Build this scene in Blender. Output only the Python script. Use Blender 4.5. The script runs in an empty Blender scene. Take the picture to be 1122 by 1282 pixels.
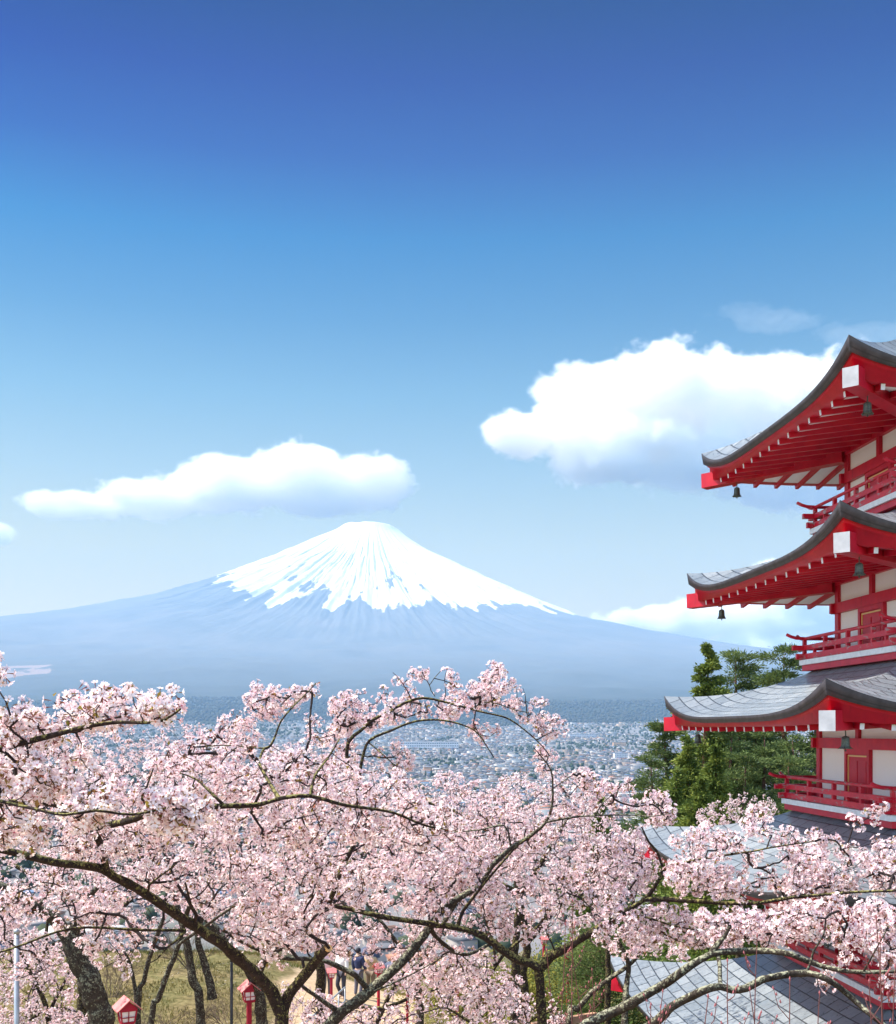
import bpy, math, random
import numpy as np
from mathutils import Vector, Matrix
S = bpy.context.scene
COL = S.collection
R = math.radians
PI = math.pi

# ------------------------------------------------------------------ camera
F_PX, CX, CY, PW, PH = 1400.0, 561.0, 915.0, 1122.0, 1282.0   # focal length in photo pixels, principal point
cam_d = bpy.data.cameras.new('camera')
cam = bpy.data.objects.new('camera', cam_d); COL.objects.link(cam)
cam.location = (0, 0, 0)
cam.rotation_euler = (R(90), 0, 0)
cam_d.sensor_fit = 'VERTICAL'
cam_d.sensor_height = 36.0
cam_d.lens = 36.0 * F_PX / PH
cam_d.shift_y = (CY - PH / 2) / PH
cam_d.clip_start = 0.1
cam_d.clip_end = 200000
S.camera = cam

# ------------------------------------------------------------------ light
SUN_EL, SUN_AZ = 54.0, -82.0     # azimuth measured clockwise from +Y (the view direction)
sd = Vector((math.sin(R(SUN_AZ)) * math.cos(R(SUN_EL)), math.cos(R(SUN_AZ)) * math.cos(R(SUN_EL)), math.sin(R(SUN_EL))))
sun_d = bpy.data.lights.new('sun', 'SUN'); sun_d.energy = 4.8; sun_d.angle = R(0.53); sun_d.color = (1, 0.93, 0.83)
sun = bpy.data.objects.new('sun', sun_d); COL.objects.link(sun)
sun.rotation_euler = sd.to_track_quat('Z', 'Y').to_euler()
W = bpy.data.worlds.new('World'); S.world = W; W.use_nodes = True
wn, wl = W.node_tree.nodes, W.node_tree.links
wn.clear()
sky = wn.new('ShaderNodeTexSky'); sky.sky_type = 'NISHITA'; sky.sun_disc = False
sky.sun_elevation = R(SUN_EL); sky.sun_rotation = R(SUN_AZ); sky.air_density = 1.0; sky.dust_density = 0.6; sky.ozone_density = 1.6
tc = wn.new('ShaderNodeTexCoord'); sx = wn.new('ShaderNodeSeparateXYZ')
wl.new(tc.outputs['Generated'], sx.inputs[0])
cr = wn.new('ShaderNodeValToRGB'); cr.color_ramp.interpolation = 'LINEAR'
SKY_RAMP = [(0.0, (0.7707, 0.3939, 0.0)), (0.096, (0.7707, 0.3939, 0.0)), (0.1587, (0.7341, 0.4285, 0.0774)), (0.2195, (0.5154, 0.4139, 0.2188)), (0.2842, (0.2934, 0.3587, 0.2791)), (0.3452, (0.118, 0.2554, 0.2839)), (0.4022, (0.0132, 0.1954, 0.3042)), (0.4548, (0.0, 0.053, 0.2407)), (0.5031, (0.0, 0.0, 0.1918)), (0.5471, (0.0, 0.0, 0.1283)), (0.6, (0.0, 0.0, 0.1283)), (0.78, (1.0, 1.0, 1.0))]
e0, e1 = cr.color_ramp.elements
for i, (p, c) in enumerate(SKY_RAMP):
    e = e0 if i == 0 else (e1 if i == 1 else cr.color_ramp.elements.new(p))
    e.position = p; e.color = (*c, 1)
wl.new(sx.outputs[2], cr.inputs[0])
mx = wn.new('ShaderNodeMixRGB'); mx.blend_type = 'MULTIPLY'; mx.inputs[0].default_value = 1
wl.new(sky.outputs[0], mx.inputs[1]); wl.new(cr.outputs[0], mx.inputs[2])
# unseen sky behind the viewer, brightened and paled to fill the shaded walls
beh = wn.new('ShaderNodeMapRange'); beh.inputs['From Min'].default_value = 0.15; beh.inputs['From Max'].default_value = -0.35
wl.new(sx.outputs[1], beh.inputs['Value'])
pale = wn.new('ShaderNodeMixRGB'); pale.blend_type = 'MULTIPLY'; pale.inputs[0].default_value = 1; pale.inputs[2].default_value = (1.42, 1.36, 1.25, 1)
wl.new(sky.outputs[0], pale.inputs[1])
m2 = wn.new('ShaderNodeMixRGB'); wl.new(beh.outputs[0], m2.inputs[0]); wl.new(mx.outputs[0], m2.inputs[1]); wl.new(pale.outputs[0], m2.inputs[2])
bg = wn.new('ShaderNodeBackground'); bg.inputs[1].default_value = 0.15
wo = wn.new('ShaderNodeOutputWorld')
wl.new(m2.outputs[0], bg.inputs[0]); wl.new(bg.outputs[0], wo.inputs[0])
S.view_settings.view_transform = 'Standard'; S.view_settings.look = 'None'
S.view_settings.exposure = 1.12; S.view_settings.gamma = 1
S.cycles.max_bounces = 20; S.cycles.diffuse_bounces = 3; S.cycles.glossy_bounces = 2; S.cycles.transmission_bounces = 3
S.cycles.transparent_max_bounces = 8; S.cycles.volume_bounces = 20
S.cycles.use_denoising = True
S.cycles.sample_clamp_indirect = 6

def at(px, py, d):
    """a photo pixel and a distance along the view axis -> a point of the place"""
    return np.array(((px - CX) * d / F_PX, d, (CY - py) * d / F_PX))

# ------------------------------------------------------------------ helpers
def tag(o, label=None, cat=None, group=None, kind=None):
    if label: o['label'] = label
    if cat: o['category'] = cat
    if group: o['group'] = group
    if kind: o['kind'] = kind
    return o
def empty(name, loc=(0, 0, 0), rz=0.0):
    o = bpy.data.objects.new(name, None); COL.objects.link(o); o.location = loc; o.rotation_euler = (0, 0, rz); return o
def link(name, me, parent=None):
    o = bpy.data.objects.new(name, me); COL.objects.link(o)
    if parent is not None: o.parent = parent
    return o
class MB:
    """collects polygons; built as one mesh"""
    def __init__(s): s.v = []; s.f = []; s.m = []; s.n = 0
    def add(s, v, f, m=0):
        b = s.n; v = [tuple(map(float, p)) for p in v]; s.v += v; s.n += len(v)
        s.f += [tuple(b + i for i in q) for q in f]; s.m += [m] * len(f); return s
    def box(s, lo, hi, m=0):
        x0, y0, z0 = lo; x1, y1, z1 = hi
        return s.hexa([(x0, y0, z0), (x1, y0, z0), (x1, y1, z0), (x0, y1, z0), (x0, y0, z1), (x1, y0, z1), (x1, y1, z1), (x0, y1, z1)], m)
    def hexa(s, v, m=0):
        return s.add(v, [(3, 2, 1, 0), (4, 5, 6, 7), (0, 1, 5, 4), (1, 2, 6, 5), (2, 3, 7, 6), (3, 0, 4, 7)], m)
    def bar(s, a, b, w, h, m=0, up=(0, 0, 1), endm=None):
        a = Vector(a); b = Vector(b); d = (b - a).normalized(); r = d.cross(Vector(up)).normalized(); u = r.cross(d)
        v = []
        for p in (a, b):
            for sx_, sz_ in ((-1, -1), (1, -1), (1, 1), (-1, 1)): v.append(p + r * (sx_ * w / 2) + u * (sz_ * h / 2))
        s.add(v, [(0, 1, 5, 4), (1, 2, 6, 5), (2, 3, 7, 6), (3, 0, 4, 7)], m)
        e = m if endm is None else endm
        s.add(v[:4], [(3, 2, 1, 0)], e); s.add(v[4:], [(0, 1, 2, 3)], m)
        return s
    def tube(s, pts, rad, n=8, m=0, cap=True):
        pts = [Vector(p) for p in pts]
        if not hasattr(rad, '__len__'): rad = [rad] * len(pts)
        v = []; ref = None
        for i, p in enumerate(pts):
            d = (pts[min(i + 1, len(pts) - 1)] - pts[max(i - 1, 0)]).normalized()
            if ref is None: ref = d.orthogonal().normalized()
            ref = (ref - d * ref.dot(d)).normalized(); t = d.cross(ref)
            for k in range(n):
                a = 2 * PI * k / n; v.append(p + (ref * math.cos(a) + t * math.sin(a)) * rad[i])
        f = []
        for i in range(len(pts) - 1):
            for k in range(n):
                k2 = (k + 1) % n; f.append((i * n + k, i * n + k2, (i + 1) * n + k2, (i + 1) * n + k))
        if cap: f.append(tuple(reversed(range(n)))); f.append(tuple(range((len(pts) - 1) * n, len(pts) * n)))
        return s.add(v, f, m)
    def build(s, name, mats, parent=None, smooth=False):
        me = bpy.data.meshes.new(name); me.from_pydata(s.v, [], s.f)
        if not isinstance(mats, (list, tuple)): mats = [mats]
        for m in mats: me.materials.append(m)
        me.polygons.foreach_set('material_index', s.m)
        if smooth: me.polygons.foreach_set('use_smooth', [True] * len(s.f))
        me.update(); return link(name, me, parent)
def np_mesh(name, V, Fq, mats, mi=None, smooth=False, attrs=None):
    """V (n,3), Fq (m,3 or 4) arrays -> mesh"""
    V = np.ascontiguousarray(V, dtype=np.float32); Fq = np.ascontiguousarray(Fq, dtype=np.int32)
    me = bpy.data.meshes.new(name); k = Fq.shape[1]
    me.vertices.add(len(V)); me.vertices.foreach_set('co', V.ravel())
    me.loops.add(Fq.size); me.loops.foreach_set('vertex_index', Fq.ravel())
    me.polygons.add(len(Fq)); me.polygons.foreach_set('loop_start', np.arange(0, Fq.size, k, dtype=np.int32))
    me.polygons.foreach_set('loop_total', np.full(len(Fq), k, dtype=np.int32))
    for m in (mats if isinstance(mats, (list, tuple)) else [mats]): me.materials.append(m)
    if mi is not None: me.polygons.foreach_set('material_index', np.ascontiguousarray(mi, dtype=np.int32))
    if smooth: me.polygons.foreach_set('use_smooth', np.ones(len(Fq), dtype=bool))
    for an, (dom, arr) in (attrs or {}).items():
        a = me.attributes.new(an, 'FLOAT', dom); a.data.foreach_set('value', np.ascontiguousarray(arr, dtype=np.float32))
    me.update(calc_edges=True); return me
class Mat:
    """small material builder"""
    def __init__(s, name, base=(0.5, 0.5, 0.5), rough=0.8, spec=0.3, metal=0.0):
        s.m = bpy.data.materials.new(name); s.m.use_nodes = True; s.n = s.m.node_tree.nodes; s.l = s.m.node_tree.links
        s.b = s.n['Principled BSDF']; s.b.inputs['Base Color'].default_value = (*base, 1)
        s.b.inputs['Roughness'].default_value = rough; s.b.inputs['Specular IOR Level'].default_value = spec
        s.b.inputs['Metallic'].default_value = metal
    def node(s, t, **kw):
        n = s.n.new(t)
        for k, v in kw.items(): setattr(n, k, v)
        return n
    def noise(s, scale, detail=3, rough=0.5, vec=None, dist=0.0):
        n = s.node('ShaderNodeTexNoise'); n.inputs['Scale'].default_value = scale; n.inputs['Detail'].default_value = detail
        n.inputs['Roughness'].default_value = rough; n.inputs['Distortion'].default_value = dist
        s.l.new(vec if vec is not None else s.coord(), n.inputs['Vector']); return n.outputs[0]
    def coord(s, which='Object'):
        if not hasattr(s, '_c'): s._c = s.node('ShaderNodeTexCoord')
        return s._c.outputs[which]
    def mapping(s, scale=(1, 1, 1), rot=(0, 0, 0), vec=None):
        n = s.node('ShaderNodeMapping'); n.inputs['Scale'].default_value = scale; n.inputs['Rotation'].default_value = rot
        s.l.new(vec if vec is not None else s.coord(), n.inputs['Vector']); return n.outputs[0]
    def attr(s, name): n = s.node('ShaderNodeAttribute'); n.attribute_name = name; return n.outputs['Fac']
    def math(s, op, a, b=None, clamp=False):
        n = s.node('ShaderNodeMath', operation=op); n.use_clamp = clamp
        for i, x in enumerate((a, b)):
            if x is None: continue
            if isinstance(x, (int, float)): n.inputs[i].default_value = x
            else: s.l.new(x, n.inputs[i])
        return n.outputs[0]
    def ramp(s, fac, stops, interp='LINEAR'):
        n = s.node('ShaderNodeValToRGB'); n.color_ramp.interpolation = interp; el = n.color_ramp.elements
        for i, (p, c) in enumerate(stops):
            e = el[i] if i < 2 else el.new(p)
            e.position = p; e.color = (*c, 1) if len(c) == 3 else c
        s.l.new(fac, n.inputs[0]); return n.outputs[0]
    def mix(s, fac, a, b, mode='MIX'):
        n = s.node('ShaderNodeMixRGB', blend_type=mode)
        for i, x in ((0, fac), (1, a), (2, b)):
            if isinstance(x, (int, float)): n.inputs[i].default_value = x
            elif isinstance(x, tuple): n.inputs[i].default_value = (*x, 1)
            else: s.l.new(x, n.inputs[i])
        return n.outputs[0]
    def color(s, out): s.l.new(out, s.b.inputs['Base Color']); return s
    def bump(s, h, strength=0.3, dist=0.01):
        n = s.node('ShaderNodeBump'); n.inputs['Strength'].default_value = strength; n.inputs['Distance'].default_value = dist
        s.l.new(h, n.inputs['Height']); s.l.new(n.outputs[0], s.b.inputs['Normal']); return s
    def varied(s, c0, c1, scale, detail=4, bump=0.0, dist=0.01):
        nz = s.noise(scale, detail); s.color(s.ramp(nz, [(0.3, c0), (0.7, c1)]))
        if bump: s.bump(nz, bump, dist)
        return s
_rs = np.random.RandomState(5)
_lat = _rs.rand(256, 256)
def vnoise(x, y):
    """smooth value noise, 0..1, on arrays"""
    x = np.asarray(x, float); y = np.asarray(y, float)
    xi = np.floor(x).astype(int); yi = np.floor(y).astype(int); fx = x - xi; fy = y - yi
    fx = fx * fx * (3 - 2 * fx); fy = fy * fy * (3 - 2 * fy)
    g = lambda i, j: _lat[i % 256, j % 256]
    return (g(xi, yi) * (1 - fx) + g(xi + 1, yi) * fx) * (1 - fy) + (g(xi, yi + 1) * (1 - fx) + g(xi + 1, yi + 1) * fx) * fy
def fbm(x, y, o=4, g=0.5):
    s = 0; a = 1; t = 0
    for i in range(o): s = s + a * vnoise(x * 2 ** i + 17 * i, y * 2 ** i + 31 * i); t += a; a *= g
    return s / t
def smooth(a, b, x):
    t = np.clip((np.asarray(x, float) - a) / (b - a), 0, 1); return t * t * (3 - 2 * t)
# ------------------------------------------------------------------ land
MC = (at(465, 0, 15500)[0], 15500.0)        # the volcano's axis
_ra = np.array([0, 300, 387, 797, 1339, 1871, 2291, 2933, 4040, 5147, 6640, 9000, 12000.])
_L = np.array([2820, 2835, 2868, 2701, 2435, 2220, 2059, 1864, 1660, 1517, 1300, 950, 500.])
_rb = np.array([0, 266, 387, 797, 1328, 1860, 2391, 2922, 4594, 6500, 9000, 12000.])
_Rr = np.array([2820, 2868, 2800, 2524, 2247, 2004, 1771, 1555, 1200, 900, 520, 250.])
_rc = np.array([0, 300, 387, 1000, 2000, 3000, 4000, 5000, 6500, 8000, 9000, 12000.])
_Fr = np.array([2800, 2830, 2860, 2360, 1800, 1340, 1000, 760, 500, 290, 165, 60.])
def mountain_h(r, th):
    c, s = np.cos(th), np.sin(th)
    wl_ = np.clip(-c, 0, 1) ** 2; wr_ = np.clip(c, 0, 1) ** 2; wf_ = s ** 2
    h = -52 + wl_ * np.interp(r, _ra, _L) + wr_ * np.interp(r, _rb, _Rr) + wf_ * np.interp(r, _rc, _Fr)
    k = smooth(350, 1500, r)
    u = th * 14 / 1.0
    rid = 1 - np.abs(2 * fbm(u * 1.3 + 100, r / 2600.0, 4, 0.55) - 1)
    h = h + k * (rid - 0.75) * 120 * (1 - 0.93 * smooth(1900, 4600, r)) + k * (fbm(u * 5 + 40, r / 380.0, 4, 0.6) - 0.5) * 34 * (1 - 0.92 * smooth(2300, 4600, r)) + 26 * np.exp(-((r - 360) / 90.0) ** 2) * (0.5 + fbm(th * 3 + 9, r * 0, 3))
    h = h + k * (fbm(r * np.cos(th) / 420 + 5, r * np.sin(th) / 420, 5, 0.6) - 0.5) * 70 * smooth(4200, 2400, r)
    h = h + smooth(3200, 4600, r) * (fbm(r * np.cos(th) / 700, r * np.sin(th) / 700, 4) - 0.5) * 90
    return h
def ground_h(x, y):
    x = np.asarray(x, float); y = np.asarray(y, float)
    z = np.interp(y, [-60, 0, 8, 15, 20, 30, 38, 60, 100, 200, 400, 800, 2400, 4000, 5500, 6500, 8000, 12000, 26000],
                  [2, -2.4, -4.1, -5.6, -6.5, -8.35, -9.2, -14, -26, -55, -86, -104, -115, -60, 32, 150, 260, 300, 300])
    near = smooth(70, 38, y)
    z = z - near * 2.6 * smooth(1.5, 7, x) * smooth(34, 16, y) * smooth(2, 10, y)
    z = z + smooth(-1, -8, x) * smooth(27, 40, y) * smooth(80, 48, y) * 1.7
    z = z + smooth(38, 90, y) * (fbm(x / 40 + 9, y / 40) - .5) * 6 * smooth(900, 300, y)
    z = z + smooth(4500, 6000, y) * (fbm(x / 900 + 5, y / 900) - .5) * 24
    return z
def build_land():
    g = Mat('hill_grass', rough=0.95, spec=0.1)
    n1 = g.noise(0.35, 5); n2 = g.noise(6, 4)
    c = g.ramp(n1, [(0.30, (0.17, 0.11, 0.05)), (0.47, (0.12, 0.085, 0.035)), (0.58, (0.08, 0.08, 0.022)), (0.7, (0.15, 0.105, 0.05))])
    sg = g.node('ShaderNodeSeparateXYZ'); g.l.new(g.coord(), sg.inputs[0])
    c = g.mix(0.5, c, g.ramp(n2, [(0.3, (0.05, 0.05, 0.02)), (0.7, (0.33, 0.27, 0.13))]))
    px_ = g.math('ABSOLUTE', g.math('ADD', g.math('SUBTRACT', sg.outputs[0], g.math('MULTIPLY', sg.outputs[1], -0.055)), g.math('MULTIPLY', n1, 2.0)))
    pm = g.math('MULTIPLY', g.math('MULTIPLY', g.math('SUBTRACT', 2.3, px_), 3.0, True), g.math('MULTIPLY', g.math('SUBTRACT', 46.0, sg.outputs[1]), 0.5, True))
    c = g.mix(pm, c, g.ramp(n2, [(0.3, (0.40, 0.28, 0.17)), (0.7, (0.52, 0.39, 0.25))]))
    g.color(c); g.bump(n2, 0.6, 0.05)
    v = Mat('valley_floor', rough=0.95, spec=0.1)
    a = v.noise(0.012, 6, 0.6); b = v.noise(0.0011, 5, 0.6)
    urban = v.ramp(a, [(0.35, (0.13, 0.13, 0.14)), (0.5, (0.20, 0.19, 0.19)), (0.65, (0.11, 0.12, 0.10))])
    wood = v.ramp(a, [(0.35, (0.020, 0.030, 0.024)), (0.6, (0.040, 0.045, 0.034)), (0.75, (0.07, 0.06, 0.045))])
    sp = v.node('ShaderNodeSeparateXYZ'); v.l.new(v.coord(), sp.inputs[0])
    fy = v.math('MULTIPLY', v.math('SUBTRACT', v.math('ADD', sp.outputs[1], v.math('MULTIPLY', b, 900)), 5850), 1 / 150.0, True)
    v.color(v.mix(fy, urban, wood))
    def sheet(name, xs, ys, m):
        X, Y = np.meshgrid(xs, ys); Z = ground_h(X, Y)
        r = np.hypot(X - MC[0], Y - MC[1]); Z = np.where(r < 9200, np.minimum(Z, ground_h(X, Y)) - 60 * smooth(9200, 8600, r), Z)
        nx, ny = len(xs), len(ys); I = np.arange(nx * ny).reshape(ny, nx)
        Fq = np.stack([I[:-1, :-1], I[:-1, 1:], I[1:, 1:], I[1:, :-1]], -1).reshape(-1, 4)
        me = np_mesh(name, np.stack([X, Y, Z], -1).reshape(-1, 3), Fq, m, smooth=True)
        return tag(link(name, me), kind='structure')
    u = np.linspace(-1, 1, 161)
    xs = np.sign(u) * (np.abs(u) * 30 + np.abs(u) ** 4 * 130)
    sheet('hillside_ground', xs, np.concatenate([np.linspace(-60, 60, 150), np.linspace(62, 220, 60)]), g.m)
    yy = np.concatenate([np.linspace(220, 900, 60), np.linspace(930, 9000, 200), np.linspace(9300, 18700, 16)])
    xx = np.concatenate([np.linspace(-14000, -3000, 20), np.linspace(-2900, 2900, 140), np.linspace(3000, 14000, 20)])
    sheet('valley_ground', xx, yy, v.m)
    # side aprons so the hillside has no open edge
    for sgn in (-1, 1):
        xs2 = np.sort(sgn * np.linspace(159.9, 14000, 30))
        sheet('hill_terrain', xs2, np.linspace(-60, 220.5, 30), g.m)
    # the volcano
    m = Mat('volcano_slope', rough=0.9, spec=0.15)
    nf = m.noise(0.0016, 6, 0.62); nh = m.noise(0.009, 8, 0.75)
    rock = m.ramp(nf, [(0.35, (0.085, 0.09, 0.085)), (0.5, (0.11, 0.11, 0.10)), (0.68, (0.14, 0.13, 0.115))])
    fld = m.math('GREATER_THAN', m.math('MULTIPLY', m.attr('field'), m.math('ADD', 0.55, m.math('MULTIPLY', m.math('SUBTRACT', nf, 0.45), 5.0))), 0.36)
    sz = m.node('ShaderNodeSeparateXYZ'); m.l.new(m.coord(), sz.inputs[0])
    wd = m.math('MULTIPLY', m.math('SUBTRACT', m.math('ADD', 760.0, m.math('MULTIPLY', m.math('SUBTRACT', nf, 0.5), 900.0)), sz.outputs[2]), 1 / 620.0, True)
    rock = m.mix(wd, rock, m.ramp(nh, [(0.35, (0.022, 0.032, 0.026)), (0.7, (0.05, 0.052, 0.042))]))
    rock = m.mix(fld, rock, (0.26, 0.185, 0.15))
    sn = m.math('ADD', m.attr('snow'), m.math('MULTIPLY', m.math('SUBTRACT', nh, 0.5), 1.7))
    sm = m.math('MULTIPLY', m.math('ADD', sn, 0.06), 7.0, True)
    m.color(m.mix(sm, rock, (0.72, 0.68, 0.68)))
    rr = np.concatenate([np.linspace(0, 4200, 330), np.linspace(4240, 9200, 130)])
    tt = np.linspace(-PI, PI, 1101)
    Rg, T = np.meshgrid(rr, tt); Z = mountain_h(Rg, T)
    X = MC[0] + Rg * np.cos(T); Y = MC[1] + Rg * np.sin(T)
    # snow field: limit radius by bearing, fingers running downhill, bare ribs showing inside
    lim = 2520 + 130 * np.cos(T) - 330 * np.cos(T) ** 8 + 420 * np.clip(np.cos(T - 0.1), 0, 1) ** 6
    u = T * 14
    fing = (fbm(u * 0.6 + 7 + Rg / 2600, Rg / 2600 + 3, 4, 0.6) - 0.5) * 1300 + (fbm(X / 480 + 3, Y / 480 + Rg / 900, 4, 0.6) - 0.5) * 800 + (fbm(u * 2.2 + 3, Rg / 1500, 3, 0.6) - 0.5) * 420
    snow = (lim + fing - Rg) / 300.0
    ribs = 0.5 * fbm(u * 2.6 + 50 + Rg / 900, Rg / 420.0, 5, 0.66) + 0.5 * fbm(X / 230 + 7, Y / 230 + Rg / 400, 5, 0.68) + 0.03
    bare = (ribs - 0.575) * 6 * smooth(500, 1900, Rg) * (0.6 + 0.9 * smooth(0.4, 0.75, fbm(X / 900 + 3, Y / 900, 3)))
    snow = np.clip(snow, -1, 0.5) - np.clip(bare, 0, 1.0)
    # bare pale field low on the left flank: found by walking the sight line
    def hit(px, py):
        for d in np.linspace(6600, 15000, 4000):
            p = at(px, py, d); r = math.hypot(p[0] - MC[0], p[1] - MC[1]); th = math.atan2(p[1] - MC[1], p[0] - MC[0])
            if r < 9200 and mountain_h(np.array([r]), np.array([th]))[0] >= p[2]: return p
        return None
    p0, p1, p2 = hit(15, 849), hit(15, 834), hit(70, 840)
    field = np.zeros_like(X)
    if p0 is not None and p1 is not None and p2 is not None:
        cxm, cym = p0[0] - 250, (p0[1] + p1[1]) / 2
        ax = abs(p2[0] - cxm); ay = abs(p1[1] - p0[1]) / 2 + 60
        field = np.clip(1.5 - ((X - cxm) / ax) ** 2 - ((Y - cym) / ay) ** 2, 0, 1)
    nr, nt = len(rr), len(tt); I = np.arange(nr * nt).reshape(nt, nr)
    Fq = np.stack([I[:-1, :-1], I[:-1, 1:], I[1:, 1:], I[1:, :-1]], -1).reshape(-1, 4)
    Fq = Fq[Y.ravel()[Fq].max(1) < 18650]
    me = np_mesh('mountain', np.stack([X, Y, Z], -1).reshape(-1, 3), Fq, m.m, smooth=True,
                 attrs={'snow': ('POINT', snow.ravel()), 'field': ('POINT', field.ravel())})
    tag(link('mountain', me), kind='structure')
build_land()
# ------------------------------------------------------------------ haze and clouds
def build_air():
    mb = MB(); mb.box((-15000, -70, -140), (15000, 18800, 2960))
    m = bpy.data.materials.new('haze_air'); m.use_nodes = True; n = m.node_tree.nodes; n.clear()
    o = n.new('ShaderNodeOutputMaterial'); v = n.new('ShaderNodeVolumePrincipled')
    v.inputs['Color'].default_value = (0.20, 0.56, 1.0, 1); v.inputs['Density'].default_value = 3.2e-5; v.inputs['Anisotropy'].default_value = 0.0
    m.node_tree.links.new(v.outputs[0], o.inputs['Volume'])
    tag(mb.build('haze', m), kind='stuff')
    # thicker moist air lying over the valley end and the mountain's foot
    mb = MB(); mb.box((-14900, 2300, -135), (14900, 18700, 1700))
    m = bpy.data.materials.new('mist_air'); m.use_nodes = True; n = m.node_tree.nodes; n.clear()
    o = n.new('ShaderNodeOutputMaterial'); v = n.new('ShaderNodeVolumePrincipled')
    v.inputs['Color'].default_value = (0.70, 0.84, 1.0, 1); v.inputs['Density'].default_value = 3.9e-5; v.inputs['Anisotropy'].default_value = 0.0
    m.node_tree.links.new(v.outputs[0], o.inputs['Volume'])
    tag(mb.build('mist', m), kind='stuff')
    def cloud(name, label, blobs, D, dens, nscale, seed, edge=0.75):
        """blobs: (px, py, half width px, half height px); stands at distance D with depth like its height"""
        k = D / F_PX
        B = [(at(px, py, D + dy * k), a * k, b * k, c * k) for (px, py, a, b, c, dy) in blobs]
        lo = np.min([p - np.array([a, c, b]) * 1.25 for p, a, b, c in B], 0); hi = np.max([p + np.array([a, c, b]) * 1.25 for p, a, b, c in B], 0)
        cen = (lo + hi) / 2; hs = (hi - lo) / 2
        bm = MB()
        # a faceted closed hull around the cloud
        bm.box(tuple(-hs), tuple(hs))
        mt = Mat(name + '_vapour'); mt.n.remove(mt.b)
        P = mt.coord('Object')
        f = None
        for p, a, b, c in B:
            q = p - cen
            mp = mt.node('ShaderNodeMapping', vector_type='POINT')
            mp.inputs['Scale'].default_value = (1 / a, 1 / c, 1 / b); mp.inputs['Location'].default_value = (-q[0] / a, -q[1] / c, -q[2] / b)
            mt.l.new(P, mp.inputs['Vector'])
            ln = mt.node('ShaderNodeVectorMath', operation='LENGTH'); mt.l.new(mp.outputs[0], ln.inputs[0])
            w = mt.math('SUBTRACT', 1.0, ln.outputs['Value'])
            w = mt.math('MULTIPLY', w, float(b / max(x[2] for x in B)) ** 0.5)
            if f is None: f = w
            else:
                nn = mt.node('ShaderNodeMath', operation='SMOOTH_MAX'); mt.l.new(f, nn.inputs[0]); mt.l.new(w, nn.inputs[1]); nn.inputs[2].default_value = 0.12; f = nn.outputs[0]
        vec = mt.mapping((1 / (nscale * k), 1 / (nscale * k), 1.25 / (nscale * k)), (seed, seed * 2, seed))
        nz = mt.noise(1.0, 8, 0.62, vec)
        f = mt.math('ADD', f, mt.math('MULTIPLY', mt.math('SUBTRACT', nz, 0.53), edge * 2))
        f = mt.math('MULTIPLY', mt.math('SUBTRACT', f, 0.03), 6.5, True); mt.m.cycles.volume_step_rate = 0.35
        f = mt.math('MULTIPLY', mt.math('MULTIPLY', f, f), dens)
        v = mt.node('ShaderNodeVolumePrincipled'); v.inputs['Color'].default_value = (1.0, 0.99, 0.965, 1); v.inputs['Anisotropy'].default_value = 0.0
        mt.l.new(f, v.inputs['Density'])
        mt.l.new(v.outputs[0], mt.n['Material Output'].inputs['Volume'])
        ob = bm.build(name, mt.m); ob.location = tuple(cen)
        tag(ob, label, 'cloud', 'white clouds over the volcano', 'thing')
        return ob
    K = 1 / 900.0
    cloud('cloud', 'large cream white cumulus cloud behind the pagoda roofs',
          [(660, 540, 62, 34, 60, 0), (730, 510, 75, 52, 80, 0), (820, 495, 95, 66, 110, 0), (760, 560, 95, 48, 100, -20), (900, 515, 95, 72, 120, 20), (985, 510, 80, 62, 110, 0), (1060, 500, 90, 60, 100, 0),
           (860, 575, 120, 40, 100, 0), (1000, 600, 120, 42, 100, 0)],
          34000, 0.0024, 46, 0.3, 0.66)
    cloud('cloud', 'long flat white cloud just above the snowy summit',
          [(95, 632, 85, 20, 60, 0), (190, 625, 100, 26, 70, 0), (290, 608, 90, 38, 80, 0), (375, 596, 80, 42, 80, 0), (455, 605, 70, 38, 70, 0), (400, 622, 100, 26, 70, 0)],
          36000, 0.0024, 36, 1.3, 0.64)
    cloud('cloud', 'small round white cloud at the left edge above the slope',
          [(-10, 668, 34, 18, 30, 0), (-30, 660, 30, 20, 30, 0)], 36000, 0.0024, 30, 2.3, 0.5)
    cloud('cloud', 'low white cloud bank resting on the right flank of the volcano',
          [(790, 780, 62, 18, 50, 0), (860, 778, 80, 30, 60, 0), (950, 772, 90, 32, 70, 0), (990, 735, 70, 38, 60, 0), (1060, 760, 90, 45, 70, 0), (950, 812, 100, 24, 70, 0)],
          42000, 0.0050, 40, 3.1, 0.6)
    cloud('cloud', 'faint thin white wisp high above the large cloud',
          [(975, 402, 66, 13, 40, 0), (1085, 420, 80, 15, 40, 0), (930, 390, 44, 9, 30, 0)], 40000, 0.00009, 26, 4.7, 0.85)
build_air()
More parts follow.
